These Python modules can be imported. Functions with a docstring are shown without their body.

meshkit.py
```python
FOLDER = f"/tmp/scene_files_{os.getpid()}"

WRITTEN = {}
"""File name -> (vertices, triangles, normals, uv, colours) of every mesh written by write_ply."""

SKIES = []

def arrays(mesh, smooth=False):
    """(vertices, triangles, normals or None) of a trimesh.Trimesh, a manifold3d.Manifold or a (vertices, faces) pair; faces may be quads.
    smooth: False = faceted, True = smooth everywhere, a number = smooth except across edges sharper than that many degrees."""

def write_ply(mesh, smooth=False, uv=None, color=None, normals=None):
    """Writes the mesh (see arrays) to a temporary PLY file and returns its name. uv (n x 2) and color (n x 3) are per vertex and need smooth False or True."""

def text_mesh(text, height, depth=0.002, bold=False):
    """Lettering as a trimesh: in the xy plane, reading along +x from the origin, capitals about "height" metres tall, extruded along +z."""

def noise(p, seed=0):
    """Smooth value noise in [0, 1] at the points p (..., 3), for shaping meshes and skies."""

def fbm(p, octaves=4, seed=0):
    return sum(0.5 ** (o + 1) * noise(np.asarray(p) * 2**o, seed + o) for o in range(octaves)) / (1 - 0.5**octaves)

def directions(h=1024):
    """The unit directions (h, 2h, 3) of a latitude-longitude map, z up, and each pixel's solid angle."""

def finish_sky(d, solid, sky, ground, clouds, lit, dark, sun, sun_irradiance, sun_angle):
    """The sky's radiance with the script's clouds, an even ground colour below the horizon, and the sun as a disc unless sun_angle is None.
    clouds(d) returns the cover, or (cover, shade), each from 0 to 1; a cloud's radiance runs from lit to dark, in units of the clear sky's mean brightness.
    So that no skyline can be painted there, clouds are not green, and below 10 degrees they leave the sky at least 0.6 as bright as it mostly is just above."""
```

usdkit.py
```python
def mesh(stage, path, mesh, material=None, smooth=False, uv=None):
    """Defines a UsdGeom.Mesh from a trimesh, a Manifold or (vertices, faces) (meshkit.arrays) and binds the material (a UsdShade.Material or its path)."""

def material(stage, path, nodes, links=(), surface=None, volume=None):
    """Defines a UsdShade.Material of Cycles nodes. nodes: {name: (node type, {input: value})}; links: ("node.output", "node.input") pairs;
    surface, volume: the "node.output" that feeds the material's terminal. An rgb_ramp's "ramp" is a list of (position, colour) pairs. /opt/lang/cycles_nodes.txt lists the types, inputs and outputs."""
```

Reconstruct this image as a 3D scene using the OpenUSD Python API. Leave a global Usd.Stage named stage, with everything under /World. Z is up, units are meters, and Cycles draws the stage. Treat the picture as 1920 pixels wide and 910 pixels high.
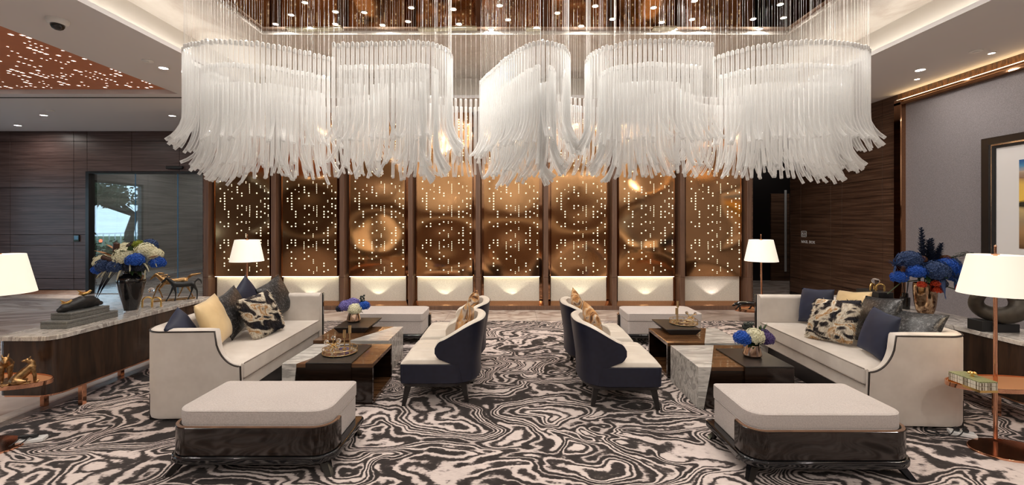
import math, random, re
import numpy as np
import trimesh
import manifold3d as m3
import usdkit, meshkit
from shapely.geometry import Polygon
from pxr import Usd, UsdGeom, UsdLux, UsdShade, Gf, Sdf

random.seed(7)
RNG = np.random.default_rng(7)
PI = math.pi

stage = Usd.Stage.CreateInMemory()
UsdGeom.SetStageUpAxis(stage, 'Z')
UsdGeom.SetStageMetersPerUnit(stage, 1.0)
world = UsdGeom.Xform.Define(stage, '/World')
stage.SetDefaultPrim(world.GetPrim())
UsdGeom.Scope.Define(stage, '/World/Looks')

# ------------------------------------------------------------------ camera, sky, exposure
CAM_H = 1.6
cam = UsdGeom.Camera.Define(stage, '/World/camera')
cam.AddTranslateOp().Set(Gf.Vec3d(0, 0, CAM_H))
cam.AddRotateXYZOp().Set(Gf.Vec3f(90, 0, 0))
cam.CreateHorizontalApertureAttr(36.0)
cam.CreateVerticalApertureAttr(36.0 * 910 / 1920)
cam.CreateFocalLengthAttr(15.0)
cam.CreateVerticalApertureOffsetAttr(-39.0 / 1920 * 36)
cam.CreateHorizontalApertureOffsetAttr(-1.0 / 1920 * 36)
cam.CreateClippingRangeAttr(Gf.Vec2f(0.05, 500))
cam.CreateExposureAttr(0.80)

sky = UsdLux.DomeLight.Define(stage, '/World/sky')
sky.CreateColorAttr(Gf.Vec3f(0.58, 0.80, 1.0))
sky.CreateIntensityAttr(0.75)

SPOT_L = 330.0      # radiance of the small ceiling downlights
COVE_L = 5.0       # radiance of the cove strips
SHADE_L = 0.30      # lamp shades

# ------------------------------------------------------------------ helpers: prims
_count = {}


def child_path(parent, name):
    base = '/World' if parent is None else str(parent.GetPath())
    k = (base, name)
    n = _count.get(k, 0)
    _count[k] = n + 1
    return f'{base}/{name}' if n == 0 else f'{base}/{name}_{n:03d}'


def tag(p, label=None, cat=None, group=None, kind=None):
    for k, v in (('label', label), ('category', cat), ('group', group), ('kind', kind)):
        if v:
            p.SetCustomDataByKey(k, v)
    return p


def thing(name, label=None, cat=None, loc=(0, 0, 0), rotz=0.0, group=None, kind=None):
    x = UsdGeom.Xform.Define(stage, child_path(None, name))
    x.AddTranslateOp().Set(Gf.Vec3d(*map(float, loc)))
    x.AddRotateZOp().Set(float(math.degrees(rotz)))
    return tag(x.GetPrim(), label, cat, group, kind)


def part(parent, name, mesh, mat, smooth=False, label=None, kind=None):
    m = usdkit.mesh(stage, child_path(parent, name), mesh, MAT[mat], smooth=smooth)
    return tag(m.GetPrim(), label, None, None, kind)


def solo(name, mesh, mat, label=None, cat=None, group=None, kind=None, smooth=False):
    m = usdkit.mesh(stage, child_path(None, name), mesh, MAT[mat], smooth=smooth)
    return tag(m.GetPrim(), label, cat, group, kind)


def dup(proto, loc, rotz, label, group=None):
    was = proto.GetCustomData()
    x = UsdGeom.Xform.Define(stage, child_path(None, re.sub(r'_\d{3}$', '', proto.GetName())))
    x.AddTranslateOp().Set(Gf.Vec3d(*map(float, loc)))
    x.AddRotateZOp().Set(float(math.degrees(rotz)))
    p = x.GetPrim()
    p.GetReferences().AddInternalReference(proto.GetPath())
    p.SetInstanceable(True)
    return tag(p, label, was.get('category'), group or was.get('group'))


# ------------------------------------------------------------------ helpers: meshes
def cat(*ms):
    out = []
    for m in ms:
        out += list(m) if isinstance(m, (list, tuple)) else [m]
    return trimesh.util.concatenate(out)


def hull(pts):
    return trimesh.convex.convex_hull(np.asarray(pts, float))


def cbox(x0, x1, y0, y1, z0, z1, c=0.003):
    """box with chamfered edges"""
    x0, x1 = min(x0, x1), max(x0, x1)
    y0, y1 = min(y0, y1), max(y0, y1)
    z0, z1 = min(z0, z1), max(z0, z1)
    c = min(c, (x1 - x0) * .45, (y1 - y0) * .45, (z1 - z0) * .45)
    if c <= 0:
        b = trimesh.creation.box([x1 - x0, y1 - y0, z1 - z0])
        b.apply_translation([(x0 + x1) / 2, (y0 + y1) / 2, (z0 + z1) / 2])
        return b
    pts = []
    for x, sx in ((x0, 1), (x1, -1)):
        for y, sy in ((y0, 1), (y1, -1)):
            for z, sz in ((z0, 1), (z1, -1)):
                pts += [(x, y + sy * c, z + sz * c), (x + sx * c, y, z + sz * c), (x + sx * c, y + sy * c, z)]
    return hull(pts)


def box(x0, x1, y0, y1, z0, z1):
    return cbox(x0, x1, y0, y1, z0, z1, 0)


def quads(rects):
    """rects: (n, 4, 3) corners -> one mesh of flat rectangles"""
    r = np.asarray(rects, float)
    i = np.arange(len(r))[:, None] * 4
    return trimesh.Trimesh(r.reshape(-1, 3), np.vstack([i + [0, 1, 2], i + [0, 2, 3]]), process=False)


def disc(r, z, n=14):
    a = np.arange(n) / n * 2 * PI
    v = np.vstack([[0, 0, z], np.column_stack([r * np.cos(a), r * np.sin(a), np.full(n, z)])])
    k = np.arange(n)
    return trimesh.Trimesh(v, np.stack([np.zeros(n, int), 1 + (k + 1) % n, 1 + k], 1), process=False)


def xf(mesh, loc=(0, 0, 0), rz=0, ry=0, rx=0, scale=None):
    m = mesh.copy()
    if scale is not None:
        m.apply_scale(scale)
    T = trimesh.transformations
    M = T.translation_matrix(loc) @ T.rotation_matrix(rz, [0, 0, 1]) @ T.rotation_matrix(ry, [0, 1, 0]) @ T.rotation_matrix(rx, [1, 0, 0])
    m.apply_transform(M)
    return m


def stack(loops, cap0=True, cap1=True):
    """loops of equal length joined by quads, ends closed with fans"""
    n = len(loops[0])
    v = np.vstack(loops)
    f = []
    idx = np.arange(n)
    nx = (idx + 1) % n
    for k in range(len(loops) - 1):
        a, b = k * n, (k + 1) * n
        f.append(np.stack([a + idx, a + nx, b + nx], 1))
        f.append(np.stack([a + idx, b + nx, b + idx], 1))
    extra = []
    if cap0:
        extra.append(np.mean(loops[0], 0))
        c = len(v)
        f.append(np.stack([np.full(n, c), nx, idx], 1))
    if cap1:
        c = len(v) + len(extra)
        extra.append(np.mean(loops[-1], 0))
        o = (len(loops) - 1) * n
        f.append(np.stack([np.full(n, c), o + idx, o + nx], 1))
    if extra:
        v = np.vstack([v, extra])
    m = trimesh.Trimesh(v, np.vstack(f), process=False)
    if m.volume < 0:
        m.invert()
    return m


def rrect(x0, x1, y0, y1, radii, n=6):
    """rounded rectangle, points ccw; radii for corners (x1,y0),(x1,y1),(x0,y1),(x0,y0)"""
    if np.ndim(radii) == 0:
        radii = (radii,) * 4
    out = []
    for (cx, cy, sx, sy, a0), r in zip(((x1, y0, -1, 1, -90), (x1, y1, -1, -1, 0), (x0, y1, 1, -1, 90), (x0, y0, 1, 1, 180)), radii):
        r = max(r, 1e-4)
        for k in range(n + 1):
            a = math.radians(a0 + 90 * k / n)
            out.append((cx + sx * r + r * math.cos(a), cy + sy * r + r * math.sin(a)))
    return np.array(out)


def loop3(p2, z):
    return np.column_stack([p2, np.full(len(p2), z)])


def soft_slab(x0, x1, y0, y1, z0, z1, radii=0.03, f=0.015, crown=0.0, n=6):
    """slab with a rounded plan, rounded top and bottom edges and a crowned top"""
    if np.ndim(radii) == 0:
        radii = (radii,) * 4
    L = []

    def lp(i, z):
        return loop3(rrect(x0 + i, x1 - i, y0 + i, y1 - i, [max(r - i, 0.002) for r in radii], n), z)
    for k in range(5):
        a = PI / 2 * k / 4
        L.append(lp(f * (1 - math.sin(a)), z0 + f * (1 - math.cos(a))))
    for k in range(5):
        a = PI / 2 * k / 4
        L.append(lp(f * (1 - math.cos(a)), z1 - f + f * math.sin(a)))
    if crown:
        w = min(x1 - x0, y1 - y0) / 2
        for t in (0.1, 0.25, 0.5, 0.8):
            i = f + (w - f) * t * 0.95
            L.append(lp(i, z1 + crown * (1 - (1 - t) ** 2)))
    return stack(L)


def tube(path, r, n=8, caps=True):
    p = np.asarray(path, float)
    m = len(p)
    r = np.full(m, r, float) if np.ndim(r) == 0 else np.asarray(r, float)
    t = np.gradient(p, axis=0)
    t /= np.maximum(np.linalg.norm(t, axis=1, keepdims=True), 1e-9)
    ref = np.array([0, 0, 1.0]) if abs(t[0][2]) < 0.9 else np.array([1.0, 0, 0])
    u = np.cross(t[0], ref)
    u /= np.linalg.norm(u)
    L = []
    ang = np.arange(n) / n * 2 * PI
    for k in range(m):
        u = u - t[k] * np.dot(u, t[k])
        u /= max(np.linalg.norm(u), 1e-9)
        w = np.cross(t[k], u)
        L.append(p[k] + r[k] * (np.cos(ang)[:, None] * u + np.sin(ang)[:, None] * w))
    return stack(L, caps, caps)


def lathe(profile, n=32, loc=(0, 0, 0)):
    ang = np.arange(n) / n * 2 * PI
    L = [np.column_stack([r * np.cos(ang), r * np.sin(ang), np.full(n, z)]) for r, z in profile]
    m = stack(L)
    m.apply_translation(loc)
    return m


def extrude(pts, z0, z1):
    p = Polygon(pts)
    if not p.is_valid:
        p = p.buffer(0)
    m = trimesh.creation.extrude_polygon(p, z1 - z0, engine='earcut')
    m.apply_translation([0, 0, z0])
    return m


def skin(bones, fine=0.0, seg=14, smooth_it=6):
    """one continuous body from tapering bones ((p, r), (q, r))"""
    parts = []
    for (p, rp), (q, rq) in bones:
        parts.append(m3.Manifold.batch_hull([m3.Manifold.sphere(rp, seg).translate(tuple(map(float, p))), m3.Manifold.sphere(rq, seg).translate(tuple(map(float, q)))]))
    b = m3.Manifold.batch_boolean(parts, m3.OpType.Add)
    if fine:
        b = b.refine_to_length(fine)
    mm = b.to_mesh()
    t = trimesh.Trimesh(np.array(mm.vert_properties[:, :3]), np.array(mm.tri_verts), process=True)
    if smooth_it:
        trimesh.smoothing.filter_taubin(t, iterations=smooth_it)
    return t


def ball(loc, r, sub=2, scale=None):
    s = trimesh.creation.icosphere(subdivisions=sub, radius=r)
    if scale is not None:
        s.apply_scale(scale)
    s.apply_translation(loc)
    return s


def grid_mesh(P):
    """P: (a, b, 3) grid of points to a sheet"""
    a, b = P.shape[:2]
    i = np.arange(a * b).reshape(a, b)
    q = np.stack([i[:-1, :-1], i[1:, :-1], i[1:, 1:], i[:-1, 1:]], -1).reshape(-1, 4)
    f = np.vstack([q[:, [0, 1, 2]], q[:, [0, 2, 3]]])
    return trimesh.Trimesh(P.reshape(-1, 3), f, process=False)


def pillow_mesh(w, h, t, n=18, seed=0, crumple=0.012):
    """square cushion standing in the yz plane (width y, height z), thick along x, pinched corners"""
    u = np.linspace(-1, 1, n)
    U, V = np.meshgrid(u, u, indexing='ij')
    e = np.clip((1 - np.abs(U) ** 2.4) * (1 - np.abs(V) ** 2.4), 0, 1) ** 0.55
    pin = 1 - 0.07 * (1 - np.abs(U * V)) * np.maximum(np.abs(U), np.abs(V)) ** 6
    Y, Z = U * w / 2 * pin, V * h / 2 * pin
    nz = meshkit.fbm(np.stack([Y * 9, Z * 9, np.full_like(Y, seed * 3.1)], -1), 3, seed) - 0.5
    front = np.stack([t / 2 * e + nz * crumple * 2 * e, Y, Z], -1)
    back = np.stack([-t / 2 * e - nz * crumple * e, Y, Z], -1)
    m = cat(grid_mesh(front), grid_mesh(back))
    m.merge_vertices()
    m.fix_normals()
    return m

# ------------------------------------------------------------------ materials
MAT = {}


def mk(name, nodes, links, surface):
    MAT[name] = usdkit.material(stage, f'/World/Looks/{name}', nodes, links, surface=surface)


def pbr(name, color, rough=0.5, metal=0.0, **kw):
    mk(name, {'p': ('principled_bsdf', dict(base_color=color, roughness=rough, metallic=metal, **kw))}, [], 'p.BSDF')


def tex(name, ramp, scale=(1, 1, 1), nscale=1.0, detail=3.0, nrough=0.5, distort=0.0, rough=0.5, metal=0.0, bump=0.0, bump_scale=None, coord='geometry', rot=(0, 0, 0), rough2=None, **kw):
    """noise through a colour ramp, in world space (or object space), with an optional fine bump"""
    N = {'g': ('geometry', {}) if coord == 'geometry' else ('texture_coordinate', {}),
         'm': ('mapping', {'mapping_type': 'point', 'scale': scale, 'rotation': rot}),
         'n': ('noise_texture', {'scale': nscale, 'detail': detail, 'roughness': nrough, 'distortion': distort}),
         'r': ('rgb_ramp', {'ramp': ramp}),
         'p': ('principled_bsdf', dict(roughness=rough, metallic=metal, **kw))}
    src = 'g.position' if coord == 'geometry' else 'g.object'
    L = [(src, 'm.vector'), ('m.vector', 'n.vector'), ('n.fac', 'r.fac'), ('r.color', 'p.base_color')]
    if bump:
        N['b'] = ('bump', {'strength': bump, 'distance': 0.01})
        if bump_scale:
            N['n2'] = ('noise_texture', {'scale': bump_scale, 'detail': 2.0})
            L += [(src, 'n2.vector'), ('n2.fac', 'b.height')]
        else:
            L += [('n.fac', 'b.height')]
        L += [('b.normal', 'p.normal')]
    if rough2:
        N['rr'] = ('map_range', {'from_min': 0.3, 'from_max': 0.7, 'to_min': rough2[0], 'to_max': rough2[1], 'clamp': True})
        L += [('n.fac', 'rr.value'), ('rr.result', 'p.roughness')]
    mk(name, N, L, 'p.BSDF')


def glow(name, color, strength):
    mk(name, {'e': ('emission', dict(color=color, strength=strength))}, [], 'e.emission')


# wood
WD = [(0.30, (0.036, 0.018, 0.011)), (0.48, (0.080, 0.041, 0.025)), (0.62, (0.135, 0.074, 0.046)), (0.75, (0.055, 0.028, 0.018))]
tex('walnut_wall', WD, (0.5, 0.5, 14), 2.0, 5, 0.62, 0.3, rough=0.38, specular_ior_level=0.4)
WL = [(0.30, (0.046, 0.026, 0.024)), (0.48, (0.086, 0.053, 0.048)), (0.62, (0.128, 0.082, 0.074)), (0.75, (0.062, 0.038, 0.034))]
tex('walnut_wall_grey', WL, (0.5, 0.5, 14), 2.0, 5, 0.62, 0.3, rough=0.4, specular_ior_level=0.4)
tex('post_wood', [(0.3, (0.10, 0.052, 0.032)), (0.7, (0.17, 0.092, 0.058))], (14, 14, 0.8), 2, 4, 0.6, 0.2, rough=0.4)
GD = [(0.3, (0.010, 0.0055, 0.0035)), (0.5, (0.026, 0.013, 0.0075)), (0.7, (0.048, 0.024, 0.013))]
tex('gloss_walnut', GD, (9, 9, 1.0), 2, 4, 0.6, 0.4, rough=0.2, coat_weight=0.25, coat_roughness=0.03)
tex('gloss_walnut_flat', [(0.3, (0.005, 0.003, 0.002)), (0.5, (0.010, 0.005, 0.003)), (0.7, (0.017, 0.0085, 0.005))], (1.2, 1.2, 16), 2, 4, 0.6, 0.4, rough=0.14, coat_weight=0.25, coat_roughness=0.05)
tex('table_walnut', [(0.3, (0.045, 0.020, 0.009)), (0.5, (0.105, 0.048, 0.020)), (0.7, (0.16, 0.078, 0.034))], (1.0, 22, 6), 1.6, 4, 0.6, 0.3, rough=0.16, coat_weight=0.5, coat_roughness=0.03)
tex('panel_rim', [(0.3, (0.14, 0.072, 0.04)), (0.7, (0.24, 0.13, 0.075))], (6, 6, 1), 2, 3, rough=0.35)
pbr('black_lacquer', (0.006, 0.006, 0.007), 0.07, coat_weight=0.4)
pbr('black_wood', (0.010, 0.008, 0.008), 0.32)
tex('black_leather', [(0.3, (0.013, 0.012, 0.011)), (0.7, (0.024, 0.022, 0.02))], (1, 1, 1), 60, 2, rough=0.36)
pbr('black_matte', (0.008, 0.008, 0.009), 0.5)
pbr('dark_gap', (0.006, 0.005, 0.005), 0.8)
# metals
pbr('copper', (0.72, 0.38, 0.24), 0.14, 1.0)
pbr('rose_metal', (0.52, 0.37, 0.28), 0.13, 1.0)
pbr('copper_mirror', (0.50, 0.27, 0.15), 0.06, 1.0)
pbr('gold', (0.85, 0.58, 0.22), 0.2, 1.0)
pbr('brass', (0.62, 0.45, 0.24), 0.28, 1.0)
pbr('satin_steel', (0.72, 0.72, 0.73), 0.5, 0.7)
pbr('chrome', (0.75, 0.76, 0.78), 0.12, 1.0)
tex('bronze_cast', [(0.3, (0.16, 0.09, 0.04)), (0.7, (0.50, 0.31, 0.14))], (1, 1, 1), 40, 3, rough=0.34, metal=1.0)
tex('bronze_sheet', [(0.3, (0.70, 0.385, 0.175)), (0.7, (0.74, 0.415, 0.195))], (60, 60, 1.2), 3, 2, rough=0.10, metal=1.0)
pbr('bronze_mirror', (0.34, 0.225, 0.15), 0.035, 1.0)
tex('slate_bronze', [(0.3, (0.035, 0.028, 0.02)), (0.7, (0.075, 0.062, 0.048))], (1, 1, 1), 14, 3, rough=0.5, metal=0.4)
tex('mercury_glass', [(0.30, (0.10, 0.05, 0.03)), (0.5, (0.48, 0.32, 0.2)), (0.75, (0.70, 0.55, 0.4))], (1, 1, 1), 28, 3, rough=0.12, metal=1.0)
# stone
MB = [(0.30, (0.26, 0.20, 0.175)), (0.43, (0.52, 0.435, 0.385)), (0.50, (0.64, 0.56, 0.51)), (0.56, (0.36, 0.275, 0.235)), (0.62, (0.60, 0.52, 0.47)), (0.8, (0.50, 0.43, 0.39))]
tex('marble_floor', MB, (0.42, 0.85, 1), 0.95, 4.5, 0.5, 2.2, rot=(0, 0, 0.25), rough=0.12, specular_ior_level=0.5)
tex('marble_border_light', [(0.3, (0.48, 0.42, 0.38)), (0.6, (0.68, 0.62, 0.57))], (1, 1, 1), 3, 5, 0.6, 1.2, rough=0.15)
tex('marble_border_dark', [(0.3, (0.13, 0.105, 0.095)), (0.6, (0.25, 0.21, 0.19))], (1, 1, 1), 3, 5, 0.6, 1.2, rough=0.15)
tex('marble_top', [(0.28, (0.17, 0.15, 0.14)), (0.45, (0.44, 0.41, 0.38)), (0.52, (0.56, 0.53, 0.50)), (0.57, (0.26, 0.235, 0.22)), (0.7, (0.50, 0.47, 0.44))], (3.2, 1.6, 1), 2.6, 6, 0.6, 1.8, rough=0.14)
tex('marble_table', [(0.30, (0.20, 0.19, 0.175)), (0.45, (0.48, 0.46, 0.43)), (0.52, (0.62, 0.60, 0.565)), (0.58, (0.31, 0.30, 0.28)), (0.70, (0.57, 0.55, 0.515))], (1.2, 8, 6), 1.5, 6, 0.6, 0.35, rough=0.16, rot=(0.5, 0.2, 0.5))
tex('striped_stone', [(0.3, (0.20, 0.195, 0.19)), (0.5, (0.30, 0.295, 0.285)), (0.7, (0.42, 0.41, 0.39))], (0.35, 0.35, 7), 2.0, 5, 0.6, 0.6, rough=0.35)
tex('slate', [(0.3, (0.10, 0.10, 0.095)), (0.7, (0.17, 0.17, 0.16))], (1, 1, 1), 90, 2, rough=0.45)
# paint, fabric
pbr('ceiling_paint', (0.68, 0.66, 0.66), 0.8)
pbr('cove_paint', (0.80, 0.76, 0.70), 0.8)
tex('silver_leaf', [(0.30, (0.60, 0.53, 0.47)), (0.5, (0.80, 0.76, 0.71)), (0.75, (0.88, 0.85, 0.81))], (1.3, 1, 1), 1.2, 7, 0.62, 1.0, rough=0.42, metal=0.25, bump=0.25, bump_scale=6)
tex('copper_ceiling', [(0.3, (0.56, 0.20, 0.085)), (0.7, (0.60, 0.22, 0.095))], (1, 1, 1), 5, 2, rough=0.5)
tex('wall_fabric', [(0.35, (0.165, 0.152, 0.162)), (0.65, (0.235, 0.217, 0.232))], (60, 60, 60), 1.6, 3, 0.7, rough=0.85, sheen_weight=0.2)
tex('linen', [(0.35, (0.50, 0.455, 0.39)), (0.65, (0.66, 0.61, 0.53))], (40, 1, 160), 1.0, 3, 0.7, rough=0.8)
tex('sofa_suede', [(0.3, (0.52, 0.465, 0.415)), (0.7, (0.62, 0.565, 0.51))], (1, 1, 1), 5, 4, 0.6, rough=0.75, sheen_weight=0.35, sheen_tint=(0.9, 0.85, 0.8))
tex('ottoman_wool', [(0.35, (0.41, 0.36, 0.335)), (0.65, (0.52, 0.465, 0.435))], (1, 1, 1), 130, 3, 0.7, rough=0.85, sheen_weight=0.2)
tex('chair_cream', [(0.3, (0.57, 0.505, 0.43)), (0.7, (0.66, 0.595, 0.51))], (1, 1, 1), 6, 4, 0.6, rough=0.6, sheen_weight=0.2)
tex('navy_leather', [(0.3, (0.0055, 0.0065, 0.018)), (0.7, (0.010, 0.012, 0.029))], (1, 1, 1), 30, 3, rough=0.42)
pbr('dark_piping', (0.03, 0.022, 0.018), 0.45)
pbr('seam', (0.30, 0.255, 0.22), 0.8)
tex('navy_velvet', [(0.3, (0.0045, 0.007, 0.023)), (0.7, (0.008, 0.012, 0.036))], (1, 1, 1), 8, 3, rough=0.65, sheen_weight=0.08, sheen_tint=(0.3, 0.4, 0.8))
tex('gold_satin', [(0.3, (0.60, 0.42, 0.20)), (0.7, (0.74, 0.55, 0.29))], (1, 1, 1), 6, 3, rough=0.42, sheen_weight=0.3)
tex('silver_black', [(0.40, (0.007, 0.007, 0.008)), (0.53, (0.016, 0.016, 0.017)), (0.60, (0.15, 0.15, 0.155)), (0.70, (0.03, 0.03, 0.032))], (1, 1, 1), 55, 6, 0.8, 0.4, rough=0.38)
tex('marbled_satin', [(0.34, (0.05, 0.020, 0.010)), (0.42, (0.34, 0.15, 0.055)), (0.50, (0.66, 0.37, 0.15)), (0.56, (0.60, 0.50, 0.40)), (0.61, (0.14, 0.06, 0.03)), (0.68, (0.62, 0.33, 0.12))], (1, 1, 1), 6, 3, 0.5, 1.4, rough=0.26, metal=0.2)
tex('fur', [(0.36, (0.012, 0.012, 0.02)), (0.44, (0.05, 0.035, 0.03)), (0.475, (0.70, 0.62, 0.50)), (0.55, (0.80, 0.74, 0.63)), (0.60, (0.55, 0.30, 0.10)), (0.66, (0.75, 0.66, 0.52)), (0.72, (0.02, 0.02, 0.03))], (1, 1.3, 2.0), 5.2, 1.5, 0.5, 0.8, rough=0.85)
pbr('shade_back', (0.8, 0.75, 0.68), 0.8)
mk('lamp_shade', {'p': ('principled_bsdf', dict(base_color=(0.8, 0.76, 0.68), roughness=0.85, emission_color=(1.0, 0.90, 0.72), emission_strength=SHADE_L))}, [], 'p.BSDF')
glow('bulb', (1.0, 0.80, 0.55), 40.0)
glow('spot', (1.0, 0.93, 0.85), SPOT_L)
glow('spot_rear', (1.0, 0.93, 0.85), SPOT_L * 2.0)
glow('spot_recess', (1.0, 0.93, 0.85), SPOT_L * 1.3)
glow('spot_small', (1.0, 0.89, 0.755), SPOT_L * 0.6)
glow('cove', (1.0, 0.92, 0.81), COVE_L)
glow('led_line', (1.0, 0.70, 0.36), 8.0)
glow('led_pale', (1.0, 0.94, 0.64), 9.0)
glow('pinhole', (1.0, 0.88, 0.58), 0.85)
glow('pinhole_white', (1.0, 0.95, 0.85), 2.0)
glow('red_led', (1.0, 0.06, 0.02), 3.0)
pbr('white_plastic', (0.75, 0.75, 0.74), 0.4)
pbr('sign_white', (0.82, 0.82, 0.82), 0.5)
pbr('screen_blue', (0.05, 0.12, 0.2), 0.1, emission_color=(0.2, 0.5, 0.8), emission_strength=0.04)
pbr('canopy_cream', (0.78, 0.74, 0.55), 0.4)
pbr('mat_board', (0.68, 0.67, 0.67), 0.8)
pbr('cream_paper', (0.6, 0.55, 0.45), 0.7)
tex('shagreen_green', [(0.35, (0.13, 0.14, 0.055)), (0.65, (0.27, 0.28, 0.14))], (1, 1, 1), 180, 2, rough=0.3)
tex('bone_inlay', [(0.40, (0.16, 0.12, 0.07)), (0.52, (0.62, 0.57, 0.46))], (160, 160, 1), 1.0, 1, rough=0.3)
# glass
def clear_pane(name, tint, base):
    mk(name, {'lw': ('layer_weight', {'blend': 0.5}), 'p5': ('math', {'math_type': 'power', 'value2': 5.0}), 'k': ('math', {'math_type': 'multiply_add', 'value2': 0.85, 'value3': base, 'use_clamp': True}),
              't': ('transparent_bsdf', {'color': tint}), 'g': ('glossy_bsdf', {'color': (1, 1, 1), 'roughness': 0.0}), 'm': ('mix_closure', {})},
       [('lw.facing', 'p5.value1'), ('p5.value', 'k.value1'), ('k.value', 'm.fac'), ('t.BSDF', 'm.closure1'), ('g.BSDF', 'm.closure2')], 'm.closure')


clear_pane('pane', (0.9, 0.95, 0.95), 0.2)
clear_pane('clear_cap', (0.9, 0.9, 0.9), 0.25)
clear_pane('window_glass', (0.96, 0.98, 0.98), 0.05)
pbr('crystal', (1, 1, 1), 0.0, transmission_weight=1.0, ior=1.5)
# acrylic chandelier rods: satin clear plastic, partly see-through, scattering the light that enters it
mk('rod', {'lw': ('layer_weight', {'blend': 0.30}), 'mr': ('map_range', {'from_min': 0.0, 'from_max': 0.85, 'to_min': 0.25, 'to_max': 0.95, 'clamp': True}),
           't': ('transparent_bsdf', {'color': (0.98, 0.98, 0.975)}), 'd': ('principled_bsdf', dict(base_color=(0.92, 0.925, 0.925), roughness=0.06, specular_ior_level=1.0, coat_weight=0.5, coat_roughness=0.02)),
           'tl': ('translucent_bsdf', {'color': (0.93, 0.935, 0.935)}), 'mm': ('mix_closure', {'fac': 0.45}), 'm': ('mix_closure', {})},
   [('lw.facing', 'mr.value'), ('mr.result', 'm.fac'), ('d.BSDF', 'mm.closure1'), ('tl.BSDF', 'mm.closure2'), ('t.BSDF', 'm.closure1'), ('mm.closure', 'm.closure2')], 'm.closure')
pbr('cap_gloss', (0.80, 0.80, 0.79), 0.04, 0.25, specular_ior_level=1.0)
pbr('wire', (0.62, 0.60, 0.57), 0.4, 0.3)


# plants
def leafy(name, a, b, tr=0.25):
    mk(name, {'oi': ('geometry', {}), 'r': ('rgb_ramp', {'ramp': [(0, a), (1, b)]}), 'p': ('principled_bsdf', {'roughness': 0.55}), 't': ('translucent_bsdf', {}), 'm': ('mix_closure', {'fac': tr})},
       [('oi.random_per_island', 'r.fac'), ('r.color', 'p.base_color'), ('r.color', 't.color'), ('p.BSDF', 'm.closure1'), ('t.BSDF', 'm.closure2')], 'm.closure')


leafy('petal_blue', (0.015, 0.10, 0.48), (0.05, 0.25, 0.80))
leafy('petal_slate', (0.035, 0.07, 0.18), (0.09, 0.15, 0.32))
leafy('petal_white', (0.78, 0.75, 0.56), (0.93, 0.91, 0.76))
leafy('petal_lilac', (0.20, 0.17, 0.45), (0.36, 0.30, 0.62))
leafy('petal_purple', (0.10, 0.06, 0.20), (0.24, 0.16, 0.40))
leafy('petal_orange', (0.55, 0.05, 0.01), (0.8, 0.14, 0.02))
leafy('petal_plum', (0.035, 0.012, 0.014), (0.07, 0.025, 0.028))
leafy('petal_rust', (0.14, 0.045, 0.012), (0.25, 0.09, 0.02))
leafy('leaf_green', (0.02, 0.05, 0.012), (0.07, 0.12, 0.03))
leafy('leaf_lime', (0.22, 0.26, 0.02), (0.35, 0.38, 0.05))
leafy('leaf_navy', (0.012, 0.018, 0.04), (0.03, 0.04, 0.085))
leafy('leaf_grey', (0.05, 0.06, 0.05), (0.11, 0.12, 0.09))
leafy('catkin', (0.50, 0.46, 0.33), (0.66, 0.62, 0.45))
leafy('cattail', (0.05, 0.018, 0.01), (0.09, 0.035, 0.02), 0.05)
leafy('leaf_tan', (0.42, 0.20, 0.09), (0.55, 0.28, 0.14))
leafy('tree_leaf', (0.02, 0.045, 0.012), (0.05, 0.09, 0.03))
pbr('bark', (0.05, 0.038, 0.03), 0.9)
pbr('stem', (0.05, 0.07, 0.03), 0.7)
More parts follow.
